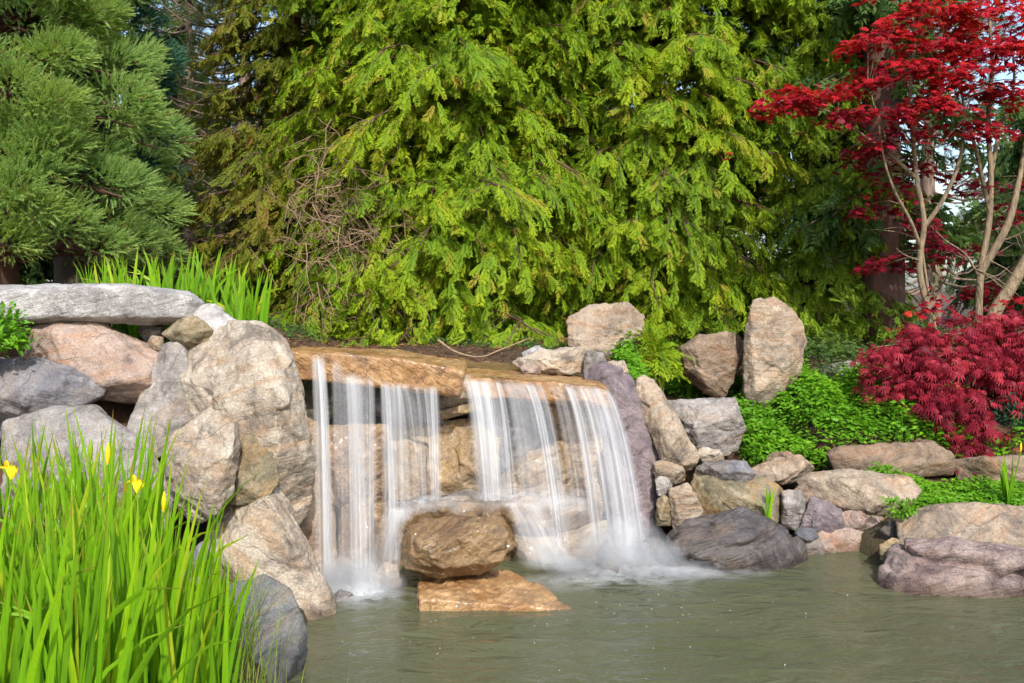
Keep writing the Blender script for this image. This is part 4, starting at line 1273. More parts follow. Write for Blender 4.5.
def pine(name, label, px, d, height, seed, lean=0.0):
    rs = np.random.default_rng(seed)
    bx, by, bz = (px - 512) / F * d, d, 1.2
    root = empty(name, (bx, by, bz), label, 'tree', 'pines behind the conifers')
    root["_w"] = [bx, by, bz]
    tr, lb, cr = MB(), MB(), MB()
    zz = np.linspace(-0.2, height, 16)
    tr.tube(np.stack([bx + lean * zz + 0.05 * np.sin(zz * 1.7), by + 0 * zz, bz + zz], 1), 0.17 * (1.08 - zz / height).clip(0.05, 1), 10)
    tp = [needle_template(s, 34, 1.0, 0.75, 0.012, 0.35) for s in (11, 12)]
    pos, dirs, tint, sz = [], [], [], []
    for i in range(150):
        h = 0.8 + (height - 1.0) * rs.random()
        az = rs.uniform(0, 2 * np.pi)
        out = np.array([math.cos(az), math.sin(az), 0.1])
        L = rs.uniform(0.8, 1.9) * (1.1 - 0.5 * h / height)
        ts = np.linspace(0, 1, 6)
        line = np.array([bx + lean * h, by, bz + h]) + np.outer(ts * L, out) + np.outer(-0.18 * L * np.sin(ts * 3), [0, 0, 1]) + rs.normal(0, 0.02, (6, 3))
        lb.tube(line, np.linspace(0.03, 0.008, 6), 5)
        for j in range(9):
            t = 0.3 + 0.7 * rs.random()
            p = np.array([np.interp(t, ts, line[:, k]) for k in range(3)])
            e = p + unit(out + rs.normal(0, 0.7, 3)) * rs.uniform(0.1, 0.4)
            lb.tube([p, e], [0.006, 0.003], 3)
            for m in range(3):
                pos.append(p + (e - p) * rs.uniform(0.3, 1)); dirs.append(unit(e - p) + np.array([0, 0, 0.35]) + rs.normal(0, 0.3, 3))
                tint.append(0.45 + rs.normal(0, 0.2)); sz.append(0.17 * rs.uniform(0.8, 1.2))
    pos = np.array(pos)
    tint = np.clip(np.array(tint), 0, 0.85)
    tint[rs.random(len(tint)) < 0.08] = 1.0
    scatter(cr, tp, pos, np.array(dirs), rs.normal(size=(len(pos), 3)), np.array(sz), tint, rs)
    tr.build('trunk', M['barkp'], root, smooth=True, attrs=False)
    lb.build('limbs', M['barkp'], root, smooth=True, attrs=False)['kind'] = 'stuff'
    cr.build('crown', M['pine'], root)
pine('pine_tree', 'dark pine with a bare reddish trunk between sequoia and arborvitae', 243, 16.0, 8.5, 41)
pine('pine_tree', 'dark sparse pine left of the reddish pine trunk', 190, 17.5, 8.0, 42)
pine('pine_tree', 'dark pine glimpsed behind the trunks of the red maple', 930, 16.5, 8.0, 43)

# far conifers filling the background, built once and repeated
SMALL = [frond_template(s, pairs=5, lw=0.085, wid=0.5) for s in (21, 22, 23)]
far_spots = [(-60, 16, 1.0), (60, 19, 1.1), (165, 20.5, 0.95), (215, 18.5, 0.62), (330, 18, 1.0), (430, 16, 1.05), (545, 17, 1.0), (1010, 21, 0.6), (1090, 17, 0.9)]
proto = None
for i, (px, d, s) in enumerate(far_spots):
    x = (px - 512) / F * d
    if proto is None:
        proto = conifer('far_conifer', 'dark green conifer in the far row behind the garden trees', 'far dark conifers', px, d, 9.0,
                        [(0, 1.5), (1.5, 1.7), (4, 1.35), (9, 0.1)], 200, M['backfir'], M['barkd'], 77, size=0.42, frond_n=4, brn=7, temps=SMALL, facing=0.0, base_z=1.2)
        o = proto
    else:
        o = proto.copy()
        COL.objects.link(o)
        for ch in proto.children:
            c = ch.copy()
            COL.objects.link(c)
            c.parent = o
    o.location = (x, d, 1.15)
    o.scale = (s, s, s * random.uniform(0.9, 1.1))
    o.rotation_euler = (0, 0, i * 2.4)

# reddish trunk behind the maple
def big_trunk():
    root_p = P(880, 330, 10.9)
    bz = float(TZ(root_p[0], root_p[1]))
    mb = MB()
    zz = np.linspace(-0.2, 6.5, 20)
    mb.tube(np.stack([root_p[0] + 0.04 * np.sin(zz), np.full(20, 10.9), bz + zz], 1), 0.25 * (1.1 - zz / 9), 14)
    root = empty('cedar_tree', (root_p[0], 10.9, bz), 'thick reddish brown conifer trunk behind the red maple', 'tree')
    root["_w"] = [root_p[0], 10.9, bz]
    mb.build('trunk', M['barkr'], root, smooth=True, attrs=False)
    rs = np.random.default_rng(5)
    lb, cr = MB(), MB()
    pos, dirs = [], []
    for i in range(60):
        h = rs.uniform(1.4, 6.4); az = rs.uniform(0, 6.28)
        out = np.array([math.cos(az), math.sin(az), -0.15])
        L = rs.uniform(0.5, 1.4); ts = np.linspace(0, 1, 5)
        line = np.array([root_p[0], 10.9, bz + h]) + np.outer(ts * L, out) + np.outer(-0.2 * L * ts ** 2, [0, 0, 1])
        lb.tube(line, np.linspace(0.022, 0.006, 5), 4)
        for j in range(16):
            p = np.array([np.interp(rs.uniform(0.35, 1), ts, line[:, k]) for k in range(3)])
            pos.append(p + rs.normal(0, 0.08, 3)); dirs.append(out + rs.normal(0, 0.6, 3) + np.array([0, 0, -0.5]))
    pos = np.array(pos)
    scatter(cr, SMALL, pos, np.array(dirs), np.array([0, 0, 1.0]) + rs.normal(0, 0.4, (len(pos), 3)), rs.uniform(0.2, 0.4, len(pos)), np.clip(rs.normal(0.4, 0.2, len(pos)), 0, 1), rs)
    lb.build('limbs', M['barkd'], root, smooth=True, attrs=False)['kind'] = 'stuff'
    cr.build('crown', M['backfir'], root)
big_trunk()

# ------------------------------------------------------------------ red maple
STAR = [leaf_star(s) for s in (1, 2, 3)]
LACE = [leaf_star(s, 7, 0.075, 0.45) for s in (4, 5, 6)]

def pad_leaves(pads, rs, mat_temps, size, droop, dens=1.0, tint0=0.5, lit=0.0):
    """horizontal layers of leaves: (x, y, distance, half width px, half height px, count, tint)"""
    pos, dirs, ups, tint = [], [], [], []
    for (px, py, d, hx, hy, cnt, tn) in pads:
        n = int(cnt * dens)
        c = P(px, py, d)
        rx, rz = hx * d / F, hy * d / F
        ry = rx * 0.75
        a = rs.uniform(0, 6.283, n); r = np.sqrt(rs.random(n))
        # clusters inside the layer
        k = max(4, n // 26)
        ca = rs.uniform(0, 6.283, k); crr = np.sqrt(rs.random(k)) * 0.92
        w = rs.integers(0, k, n)
        x = (crr[w] * np.cos(ca[w])) * rx + rs.normal(0, 0.10, n)
        y = (crr[w] * np.sin(ca[w])) * ry + rs.normal(0, 0.10, n)
        dome = 1 - (x / rx) ** 2 * 0.8 - (y / ry) ** 2 * 0.4
        cz = rs.uniform(-1, 1, k)
        z = rz * (0.75 * dome - 0.45 + 0.75 * cz[w]) + rs.normal(0, 0.035, n)
        p = c + np.stack([x, y, z], 1)
        out = np.stack([x / rx, y / ry, np.zeros(n)], 1) + rs.normal(0, 0.7, (n, 3)) * np.array([1, 1, 0.25])
        out[:, 2] -= droop
        pos.append(p); dirs.append(out); ups.append(np.array([0, -0.25, 1.0]) + rs.normal(0, 0.3, (n, 3)))
        tint.append(tn + rs.normal(0, 0.16, k)[w] + rs.normal(0, 0.14, n))
    return np.concatenate(pos), np.concatenate(dirs), np.concatenate(ups), np.clip(np.concatenate(tint), 0, 1)

def poly3(pts):
    c = [P(*p) for p in pts]
    return catmull(c, np.linspace(0, 1, 5 * len(c)))

def maple():
    bp = P(960, 330, 9.3)
    bz = float(TZ(bp[0], 9.3))
    root = empty('red_maple', (bp[0], 9.3, bz), 'red Japanese maple with several pale slender trunks', 'tree')
    root["_w"] = [bp[0], 9.3, bz]
    rs = np.random.default_rng(8)
    stems = [
        ([(934, 365, 9.2), (930, 320, 9.2), (921, 280, 9.2), (920, 256, 9.2), (924, 222, 9.2), (917, 180, 9.2), (914, 148, 9.2), (910, 92, 9.2), (914, 40, 9.3), (905, -30, 9.4)], 0.037, 0.013),
        ([(986, 370, 9.4), (979, 322, 9.4), (981, 271, 9.4), (989, 222, 9.4), (991, 174, 9.4), (988, 120, 9.4), (992, 60, 9.4), (985, -30, 9.5)], 0.043, 0.015),
        ([(985, 372, 9.5), (992, 320, 9.5), (1012, 285, 9.5), (1034, 244, 9.5), (1056, 190, 9.5), (1080, 100, 9.6), (1090, -20, 9.6)], 0.08, 0.028)]
    for pts, r0, r1 in stems:
        mb = MB()
        l = poly3(pts)
        mb.tube(l, np.linspace(r0, r1, len(l)), 10)
        mb.build('trunk', M['barkm'], root, smooth=True, attrs=False)
    br = [
        ([(917, 179, 9.2), (889, 154, 9.1), (853, 128, 8.95), (830, 112, 8.85), (800, 105, 8.8)], 0.024, 0.006),
        ([(922, 251, 9.2), (910, 220, 9.1), (894, 190, 9.0), (884, 159, 8.9), (878, 120, 8.9)], 0.022, 0.007),
        ([(925, 226, 9.2), (945, 196, 9.15), (961, 154, 9.1), (963, 100, 9.1), (950, 50, 9.1)], 0.026, 0.008),
        ([(981, 271, 9.4), (1007, 226, 9.3), (1019, 180, 9.3), (1026, 140, 9.3), (1040, 60, 9.3)], 0.045, 0.014),
        ([(989, 210, 9.4), (976, 150, 9.3), (966, 120, 9.2), (955, 90, 9.2)], 0.024, 0.008),
        ([(991, 174, 9.4), (1000, 130, 9.4), (1014, 85, 9.4), (1010, 30, 9.4)], 0.026, 0.008),
        ([(977, 274, 9.4), (965, 254, 9.3), (945, 240, 9.2), (930, 225, 9.1)], 0.014, 0.004),
        ([(930, 300, 9.2), (925, 270, 9.25), (923, 250, 9.3), (926, 235, 9.3)], 0.016, 0.006),
        ([(924, 262, 9.2), (905, 255, 9.1), (896, 248, 9.0)], 0.008, 0.003),
        ([(912, 120, 9.2), (930, 80, 9.1), (945, 40, 9.0)], 0.014, 0.005),
        ([(889, 154, 9.1), (880, 120, 8.9), (868, 90, 8.8)], 0.012, 0.004),
        ([(963, 120, 9.1), (930, 150, 9.0), (915, 120, 8.9)], 0.008, 0.003)]
    lb = MB()
    nodes = []
    for pts, r0, r1 in br:
        l = poly3(pts)
        bb = MB()
        bb.tube(l, np.linspace(r0, r1, len(l)), 7)
        bb.build('limb', M['barkm'], root, smooth=True, attrs=False)
        nodes.extend(l[2:])
    for pts, r0, r1 in stems:
        l = poly3(pts); nodes.extend(l[len(l) // 2:])
    nodes = np.array(nodes)
    pads = [  # upper canopy
        (985, 5, 9.0, 70, 26, 560, 0.72), (930, 22, 8.9, 62, 20, 480, 0.72), (880, 36, 8.8, 34, 12, 200, 0.62), (1000, 45, 8.8, 56, 22, 480, 0.72),
        (950, 60, 9.0, 60, 18, 420, 0.6), (905, 78, 8.8, 44, 14, 280, 0.5), (975, 82, 8.7, 44, 15, 330, 0.75), (1010, 95, 9.0, 40, 16, 260, 0.5),
        (845, 92, 8.7, 36, 10, 220, 0.55), (800, 98, 8.6, 34, 13, 270, 0.66), (772, 106, 8.6, 14, 8, 70, 0.6), (868, 118, 8.7, 38, 10, 200, 0.42),
        (925, 112, 8.8, 44, 13, 260, 0.5), (965, 130, 9.0, 46, 13, 230, 0.35), (895, 140, 8.9, 34, 10, 130, 0.36), (870, 66, 9.2, 22, 10, 90, 0.45),
        (925, -20, 9.1, 70, 22, 420, 0.7), (1010, -40, 9.1, 80, 30, 500, 0.7), (1050, 40, 9.2, 50, 40, 420, 0.6),
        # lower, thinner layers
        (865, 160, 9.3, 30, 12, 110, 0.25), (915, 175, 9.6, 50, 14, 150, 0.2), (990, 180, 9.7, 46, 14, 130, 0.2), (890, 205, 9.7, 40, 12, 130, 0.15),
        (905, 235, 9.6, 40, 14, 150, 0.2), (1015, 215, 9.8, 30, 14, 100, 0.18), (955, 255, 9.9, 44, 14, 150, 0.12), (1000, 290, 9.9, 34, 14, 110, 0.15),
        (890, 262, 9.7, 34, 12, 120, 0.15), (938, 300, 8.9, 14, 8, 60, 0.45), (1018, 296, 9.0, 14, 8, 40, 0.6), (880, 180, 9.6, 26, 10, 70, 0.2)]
    for (px, py, d, hx, hy, cnt, tn) in pads:
        c = P(px, py, d)
        for k in range(3):
            e = c + rs.normal(0, 1, 3) * np.array([hx * d / F * 0.5, 0.15, 0.04])
            a = nodes[np.argmin(((nodes - e) ** 2).sum(1))]
            if np.linalg.norm(e - a) < 1.5:
                lb.tube([a, a + (e - a) * 0.4 + [0, 0, 0.04], a + (e - a) * 0.75 + [0, 0, 0.03], e], [0.008, 0.006, 0.004, 0.002], 4)
    lb.build('twigs', M['barkm'], root, smooth=True, attrs=False)['kind'] = 'stuff'
    pos, dirs, ups, tint = pad_leaves(pads, rs, STAR, 0.075, 0.25, 0.82)
    cr = MB()
    scatter(cr, STAR, pos, dirs, ups, 0.072 * rs.uniform(0.65, 1.25, len(pos)), tint, rs)
    cr.build('crown', M['maple'], root)
maple()

def lace_shrub():
    rs = np.random.default_rng(18)
    bp = P(985, 380, 8.9)
    bz = float(TZ(bp[0], 8.9))
    root = empty('weeping_maple', (bp[0], 8.9, bz), 'low crimson weeping maple shrub with cut leaves under the red maple', 'shrub')
    root["_w"] = [bp[0], 8.9, bz]
    pads = [(935, 338, 8.5, 44, 14, 420, 0.62), (985, 332, 8.6, 44, 14, 420, 0.6), (1040, 322, 8.6, 50, 14, 420, 0.55), (905, 360, 8.35, 34, 12, 300, 0.55),
            (950, 364, 8.2, 44, 14, 420, 0.6), (1000, 360, 8.3, 40, 14, 350, 0.55), (1050, 356, 8.3, 40, 16, 350, 0.55), (912, 386, 8.2, 30, 13, 280, 0.5), (955, 392, 8.0, 36, 14, 340, 0.5),
            (995, 388, 8.2, 30, 12, 230, 0.5), (940, 412, 8.0, 26, 12, 220, 0.38), (970, 420, 7.95, 24, 13, 220, 0.36), (982, 440, 7.9, 16, 10, 120, 0.36), (950, 436, 7.9, 18, 10, 130, 0.36), (893, 372, 8.2, 18, 8, 120, 0.5), (885, 350, 8.4, 14, 7, 80, 0.5), (966, 446, 7.85, 20, 9, 120, 0.3),
            (1016, 400, 8.2, 18, 10, 110, 0.5), (960, 345, 8.9, 70, 20, 420, 0.35), (955, 380, 8.7, 50, 24, 420, 0.25), (1045, 385, 8.6, 40, 24, 300, 0.35)]
    lb = MB()
    top = P(985, 345, 8.8)
    for k, (px, py, d, hx, hy, cnt, tn) in enumerate(pads):
        for q in range(3):
            e = P(px + rs.normal(0, hx * .5), py + rs.normal(0, 4), d)
            a = np.array([bp[0], 8.9, bz])
            m = a + (top - a) * 0.9 + (e - top) * 0.4 + np.array([0, 0, 0.08])
            l = catmull([a, (a + m) / 2, m, e], np.linspace(0, 1, 12))
            lb.tube(l, np.linspace(0.02, 0.003, 12), 5)
    lb.build('stems', M['barkm'], root, smooth=True, attrs=False)['kind'] = 'stuff'
    pos, dirs, ups, tint = pad_leaves(pads, rs, LACE, 0.08, 0.35, 0.68)
    dirs += rs.normal(0, 0.35, dirs.shape)
    ups += rs.normal(0, 0.4, ups.shape)
    cr = MB()
    scatter(cr, LACE, pos, dirs, ups, 0.085 * rs.uniform(0.65, 1.25, len(pos)), tint, rs)
    cr.build('crown', M['lace'], root)
lace_shrub()

# ------------------------------------------------------------------ low plants
def inside(poly, x, y):
    poly = np.array(poly, float)
    c = np.zeros(len(x), bool)
    j = len(poly) - 1
    for i in range(len(poly)):
        xi, yi = poly[i]; xj, yj = poly[j]
        c ^= ((yi > y) != (yj > y)) & (x < (xj - xi) * (y - yi) / (yj - yi + 1e-9) + xi)
        j = i
    return c

OVAL = [leaf_oval_q(0.27), leaf_oval_q(0.22)]
def cover(name, label, poly, xr, yr, n, hgt, size, seed, mat, lift=0.0):
    rs = np.random.default_rng(seed)
    x = rs.uniform(*xr, n); y = rs.uniform(*yr, n)
    z = TZ(x, y) + lift
    hmap = 0.5 + 0.5 * np.clip(fbm(np.stack([x * 2.1, y * 2.1, 0 * x], 1), 3) * 1.6 + 0.3, -0.6, 1.4)
    p = np.stack([x, y, z], 1)
    px, py = to_px(p)
    k = inside(poly, px, py)
    p, hm = p[k], hmap[k]
    n = len(p)
    t = rs.random(n) ** 0.6
    p[:, 2] += hgt * hm * t
    p[:, :2] += rs.normal(0, 0.03, (n, 2))
    a = rs.uniform(0, 6.283, n)
    dirs = np.stack([np.cos(a), np.sin(a), rs.uniform(-0.5, 0.5, n)], 1)
    ups = np.array([0, -0.35, 1.0]) + rs.normal(0, 0.35, (n, 3))
    tint = np.clip(0.5 + 0.25 * fbm(p * 1.5, 2) + rs.normal(0, 0.2, n), 0, 1)
    mb = MB()
    scatter(mb, OVAL, p, dirs, ups, size * rs.uniform(0.6, 1.25, n), tint, rs)
    # stems
    for i in rs.choice(n, min(n, 1200), replace=False):
        b = p[i].copy(); b[2] = float(TZ(b[0], b[1]))
        mb.add([b + [-0.003, 0, 0], b + [0.003, 0, 0], p[i] + [0.002, 0, 0], p[i] + [-0.002, 0, 0]], [(0, 1, 2, 3)], 0.2)
    o = mb.build(name, mat)
    tag(o, label, None, None, 'stuff')
cover('ground_cover', 'bright green leafy ground cover on the right slope',
      [(612, 350), (660, 352), (690, 385), (745, 392), (790, 372), (830, 385), (880, 398), (930, 410), (990, 440), (1060, 440), (1060, 466), (940, 462), (850, 466), (800, 478), (745, 470), (740, 430), (736, 402), (690, 402), (655, 392)],
      (0.8, 5.2), (7.2, 10.6), 90000, 0.32, 0.06, 5, M['cover'])
cover('ground_cover', 'green leafy strip between the brown blocks and the layered boulders',
      [(880, 498), (905, 484), (950, 486), (1060, 490), (1060, 520), (985, 518), (915, 512), (885, 520)], (2.6, 4.6), (6.3, 7.7), 26000, 0.12, 0.045, 6, M['cover'])

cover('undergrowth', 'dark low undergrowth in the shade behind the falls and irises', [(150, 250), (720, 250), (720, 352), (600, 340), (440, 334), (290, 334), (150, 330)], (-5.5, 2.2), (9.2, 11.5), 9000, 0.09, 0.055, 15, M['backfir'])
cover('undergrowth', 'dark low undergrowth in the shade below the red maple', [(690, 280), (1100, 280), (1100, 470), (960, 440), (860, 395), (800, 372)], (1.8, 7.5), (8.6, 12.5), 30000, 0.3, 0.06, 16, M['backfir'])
cover('ground_cover', 'bright green low plants between the squarish standing stone and the grey block', [(606, 340), (690, 345), (700, 372), (690, 402), (650, 392), (625, 372)], (0.7, 2.0), (7.3, 9.2), 16000, 0.16, 0.05, 25, M['cover'], 0.03)
def litter():
    rs = np.random.default_rng(91)
    n = 5000
    x = rs.uniform(-2.2, 1.6, n); y = rs.uniform(7.5, 10.0, n)
    p = np.stack([x, y, tz_noise(x, y) + 0.012], 1)
    a = rs.uniform(0, 6.283, n)
    mb = MB()
    scatter(mb, [leaf_oval_q(0.12)], p, np.stack([np.cos(a), np.sin(a), rs.normal(0, 0.15, n)], 1), np.array([0, 0, 1.0]) + rs.normal(0, 0.3, (n, 3)), rs.uniform(0.02, 0.07, n), rs.random(n), rs)
    m = leaf_mat('dry_litter', [(0.0, (0.10, 0.045, 0.02)), (0.6, (0.20, 0.10, 0.04)), (1.0, (0.26, 0.17, 0.07))], (0.24, 0.14, 0.06), 0.1)
    tag(mb.build('leaf_litter', m), 'dry brown needle litter on the soil behind the lip of the falls', None, None, 'stuff')
litter()
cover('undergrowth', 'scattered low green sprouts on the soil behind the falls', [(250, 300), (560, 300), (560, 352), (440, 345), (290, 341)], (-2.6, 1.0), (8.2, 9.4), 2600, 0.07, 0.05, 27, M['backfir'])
def shrub(name, label, cat, mat, c, rad, n, size, seed, temps=None, bz=None):
    rs = np.random.default_rng(seed)
    c = np.array(c, float)
    bz = float(TZ(c[0], c[1])) if bz is None else bz
    root = empty(name, (c[0], c[1], bz), label, cat)
    root["_w"] = [c[0], c[1], bz]
    k = max(6, n // 60)
    cc = unit(rs.normal(size=(k, 3))) * rs.random((k, 1)) ** 0.5 * np.array(rad) * 0.85
    w = rs.integers(0, k, n)
    off = cc[w] + rs.normal(0, 0.22, (n, 3)) * np.array(rad)
    p = c + off
    ok = p[:, 2] > bz
    p, off = p[ok], off[ok]
    n = len(p)
    dirs = off / np.array(rad) + rs.normal(0, 0.6, (n, 3))
    ups = np.array([0, -0.3, 1.0]) + rs.normal(0, 0.4, (n, 3))
    mb = MB()
    scatter(mb, temps or OVAL, p, dirs, ups, size * rs.uniform(0.6, 1.25, n), np.clip(rs.normal(0.5, 0.22, n), 0, 1), rs)
    mb.build('leaves', mat, root)
    st = MB()
    for i in range(14):
        e = c + cc[rs.integers(0, k)]
        a = np.array([c[0], c[1], bz]) + rs.normal(0, 0.03, 3)
        st.tube([a, (a + e) / 2 + rs.normal(0, 0.02, 3), e], [0.006, 0.005, 0.003], 4)
    st.build('stems', M['twig'], root, attrs=False)['kind'] = 'stuff'
shrub('leafy_shrub', 'small bright green leafy shrub at the left edge below the pale slab', 'shrub', M['cover'], P(-10, 335, 5.6), (0.2, 0.2, 0.17), 1100, 0.05, 3, None, 1.42)
shrub('dark_shrub', 'dark bluish green low shrub below the crimson maple at the right edge', 'shrub', M['dkshrub'], P(1012, 425, 8.1), (0.3, 0.3, 0.26), 1500, 0.045, 4)
shrub('conifer_seedling', 'little yellow-green conifer seedling beside the split stone', 'shrub', M['thuja'], P(657, 355, 8.6), (0.2, 0.2, 0.22), 260, 0.16, 5, FROND)
shrub('fern', 'small green fern patch at the foot of the crimson maple', 'fern', M['cover'], P(945, 446, 7.9), (0.18, 0.15, 0.12), 160, 0.14, 6, FROND)
shrub('creeper', 'little green plant growing in front of the long brown block', 'plant', M['cover'], P(885, 470, 7.25), (0.2, 0.1, 0.07), 260, 0.04, 7)
shrub('creeper', 'small leafy plant at the crack left of the tan layered boulder', 'plant', M['cover'], P(905, 508, 6.45), (0.13, 0.1, 0.06), 240, 0.04, 8)

def blade(mb, base, az, length, lean, bend, width, tint, rs, seg=8, twist=0.4, fan=False):
    t = np.linspace(0, 1, seg)
    h = np.array([math.cos(az), math.sin(az), 0])
    s = np.array([-h[1], h[0], 0])
    ang = lean + bend * t ** 2.2
    step = length / (seg - 1)
    pts = [np.array(base, float)]
    for i in range(1, seg):
        pts.append(pts[-1] + step * (h * math.sin(ang[i]) + np.array([0, 0, math.cos(ang[i])])))
    pts = np.array(pts)
    w = width * np.where(t < 0.12, 0.75 + 2 * t, 1.0) * (1 - t ** 3.2) ** 0.8 + 0.0006
    tw = rs.uniform(0, 6.28) if twist is None else twist * t + rs.uniform(-0.4, 0.4)
    side = s[None, :] * np.cos(tw)[:, None] + h[None, :] * np.sin(tw)[:, None]
    if fan:
        tn_ = unit(np.gradient(pts, axis=0))
        side = unit(np.cross(tn_, np.cross(tn_, h)) * -1 * np.cos(tw)[:, None] + s[None, :] * np.sin(tw)[:, None])
    nrm = np.cross(side, unit(np.gradient(pts, axis=0)))
    V = np.stack([pts - side * w[:, None] / 2, pts + nrm * (0.16 * w)[:, None], pts + side * w[:, None] / 2], 1).reshape(-1, 3)
    fc = []
    for i in range(seg - 1):
        for j in range(2):
            a = i * 3 + j
            fc.append((a, a + 1, a + 4, a + 3))
    mb.add(V, fc, tint, np.repeat(t, 3))

def iris(x, y, z, n, length, label, group, seed, width=0.021, flower=None, bud=0, spread=0.14, leanmax=0.16):
    rs = np.random.default_rng(seed)
    root = empty('iris_plant', (x, y, z), label, 'iris plant', group)
    root["_w"] = [x, y, z]
    mb = MB()
    for k in range(n):
        a = rs.uniform(0, 6.28); r = spread * math.sqrt(rs.random())
        b = (x + r * math.cos(a), y + r * math.sin(a), z - 0.03)
        L = length * rs.uniform(0.68, 1.08)
        bend = abs(rs.normal(0, 0.15)) if rs.random() > 0.06 else rs.uniform(0.6, 1.4)
        blade(mb, b, rs.choice([0.0, math.pi]) + rs.normal(0, 0.5), L, rs.uniform(0, leanmax) , bend, width * rs.uniform(0.75, 1.25) * 1.3, float(np.clip(rs.normal(0.37, 0.26), 0, 0.9) if rs.random() > 0.07 else 0.97), rs, fan=True)
    mb.build('leaves', M['iris'], root, smooth=True)
    def stalk(p):
        sm_ = MB()
        a = np.array([x, y, z])
        sm_.tube(catmull([a, a + (p - a) * 0.5 + rs.normal(0, 0.01, 3), p], np.linspace(0, 1, 8)), np.linspace(0.006, 0.004, 8), 6, 0.6)
        sm_.build('stalk', M['iris'], root, smooth=True)
    if flower is not None:
        p = np.array(flower)
        stalk(p)
        fl = MB()
        for k in range(3):          # three hanging falls
            a = k * 2.094 + seed
            h = np.array([math.cos(a), math.sin(a), 0]); s = np.array([-h[1], h[0], 0])
            rows = []
            for t in np.linspace(0, 1, 7):
                c = p + h * 0.045 * math.sin(t * 2.0) * 1.1 + np.array([0, 0, 0.012 + 0.02 * math.sin(t * 3.1) - 0.055 * t * t])
                w = 0.006 + 0.021 * math.sin(min(1, t * 1.05) * 3.0) ** 0.8 if 0 < t < 1 else 0.005
                rows += [p + (e_ - p) * 0.62 for e_ in (c - s * w + [0, 0, -0.006], c, c + s * w + [0, 0, -0.006])]
            fl.add(rows, [(i * 3 + j, i * 3 + j + 1, i * 3 + j + 4, i * 3 + j + 3) for i in range(6) for j in range(2)], rs.random())
        for k in range(3):          # three small upright standards
            a = k * 2.094 + seed + 1.05
            h = np.array([math.cos(a), math.sin(a), 0]); s = np.array([-h[1], h[0], 0])
            rows = []
            for t in np.linspace(0, 1, 5):
                c = p + h * (0.006 + 0.018 * t) + np.array([0, 0, 0.01 + 0.04 * t])
                w = 0.003 + 0.009 * math.sin(t * 3.0)
                rows += [p + (e_ - p) * 0.62 for e_ in (c - s * w, c + h * 0.003, c + s * w)]
            fl.add(rows, [(i * 3 + j, i * 3 + j + 1, i * 3 + j + 4, i * 3 + j + 3) for i in range(4) for j in range(2)], rs.random())
        fl.build('flower', M['petal'], root, smooth=True)
    for k in range(bud):
        p = np.array([x + rs.normal(0, 0.06), y + rs.normal(0, 0.05), z + length * rs.uniform(0.8, 1.02)])
        stalk(p)
        bm_ = MB()
        t = np.linspace(0, 1, 7)
        bm_.tube(p + np.outer(t, [0.004, 0, 0.075]), 0.001 + 0.0075 * np.sin(t * 2.9 + 0.15), 7, 0.9)
        bm_.build('flower_bud', M['petal'] if k == 0 else M['iris'], root, smooth=True)
    return root

GI = 'irises in front of the left bank'
irs = np.random.default_rng(77)
fixed = [(20, 2.75), (66, 2.95), (112, 3.05), (150, 3.2), (-10, 3.2), (40, 3.3), (90, 3.45), (128, 3.6), (172, 3.45), (10, 3.7), (60, 3.85), (105, 3.95), (195, 3.75), (150, 3.9), (-25, 2.6), (140, 2.75), (85, 2.6), (40, 2.45),
         (185, 3.05), (200, 3.9)]
for i, (px, d) in enumerate(fixed):
    x = (px - 512) / F * d
    z = 0.30 if px < 180 else 0.22
    L = 1.08 if px < 130 else (1.0 if px < 170 else 0.80)
    L = {150: 0.9, 172: 0.8, 185: 0.78, 195: 0.58, 200: 0.5, 140: 1.0}.get(px, L)
    kw = {}
    lab = 'bright green sword-leaved iris in the dense clump of the left foreground'
    if i == 4: kw['flower'] = P(8, 470, 3.1); lab = 'iris with a yellow flower at the left edge of the picture'
    if i == 8: kw['flower'] = P(135, 484, 3.3); lab = 'iris with a single yellow flower in front of the flat-topped block'
    if i == 2: kw['bud'] = 2; lab = 'iris with pointed green and yellow buds in the front of the clump'
    if i == 3: kw['bud'] = 1; lab = 'iris with one yellow bud near the right side of the clump'
    iris(x, d, z, 34 if px < 160 else 24, L, lab, GI, 100 + i, width=0.0155, **kw)

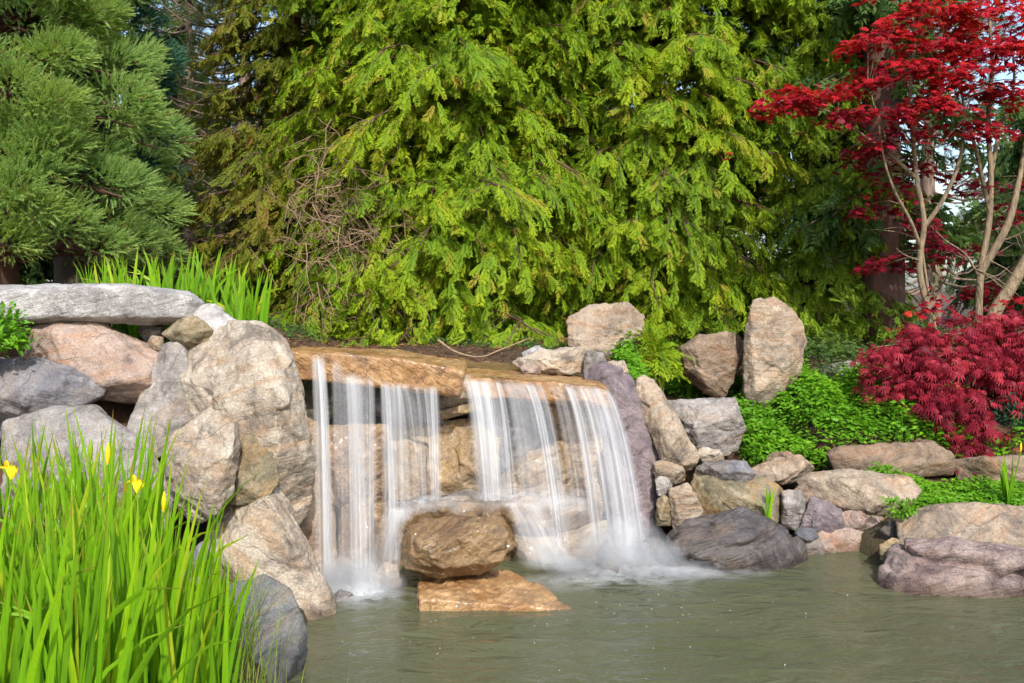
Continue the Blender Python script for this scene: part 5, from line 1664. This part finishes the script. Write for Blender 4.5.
GB = 'irises behind the pale slab'
for i, (px, d) in enumerate([(90, 7.0), (112, 7.2), (135, 7.0), (152, 7.3), (170, 7.0), (190, 7.2), (205, 6.9), (222, 7.1), (236, 6.9), (250, 7.1), (120, 6.8), (180, 6.75), (248, 6.8)]):
    x = (px - 512) / F * d
    z = 1.52 if px < 215 else 1.47
    iris(x, d, z, 15, 0.72 if px < 225 else 0.6, 'green sword-leaved iris growing in the row behind the pale slab', GB, 200 + i, width=0.022, spread=0.11, leanmax=0.22)
iris(*(P(768, 524, 6.60)), 8, 0.33, 'single bright yellow-green tuft growing behind the dark layered boulder', None, 301, width=0.018, spread=0.02)
iris(*(P(1008, 506, 6.95)), 10, 0.42, 'upright iris tuft with a yellow bud at the right edge of the bank', None, 302, width=0.018, spread=0.03, bud=1)

def grass(label, pts, n, length, seed, width=0.005):
    rs = np.random.default_rng(seed)
    mb = MB()
    for i in range(n):
        px, d = pts[rs.integers(0, len(pts))]
        px += rs.normal(0, 14); d += rs.normal(0, 0.15)
        x = (px - 512) / F * d
        blade(mb, (x, d, float(TZ(x, d)) - 0.02), rs.uniform(0, 6.28), length * rs.uniform(0.5, 1.1), rs.uniform(0, 0.35), rs.uniform(0, 0.9), width * rs.uniform(0.6, 1.3), float(np.clip(rs.normal(0.5, 0.25), 0, 1)), rs, seg=6)
    o = mb.build('grass', M['grassm'], smooth=True)
    tag(o, label, None, None, 'stuff')
grass('thin grass blades in front of the dark rounded boulder', [(200, 4.0), (215, 4.1), (228, 4.1), (240, 4.15), (215, 3.85), (250, 4.1), (310, 4.05)], 330, 0.62, 9)

# dead branch lying under the big tree
mb = MB()
l = catmull([P(438, 340, 8.6), P(456, 352, 8.5), P(480, 357, 8.4), P(500, 350, 8.5), P(530, 338, 8.7)], np.linspace(0, 1, 24))
mb.tube(l, np.linspace(0.012, 0.006, 24), 6)
o = mb.build('fallen_branch', M['twig'], smooth=True, attrs=False, base=l[8])
tag(o, 'thin bare curved branch hanging in the dark gap above the falls', 'branch')
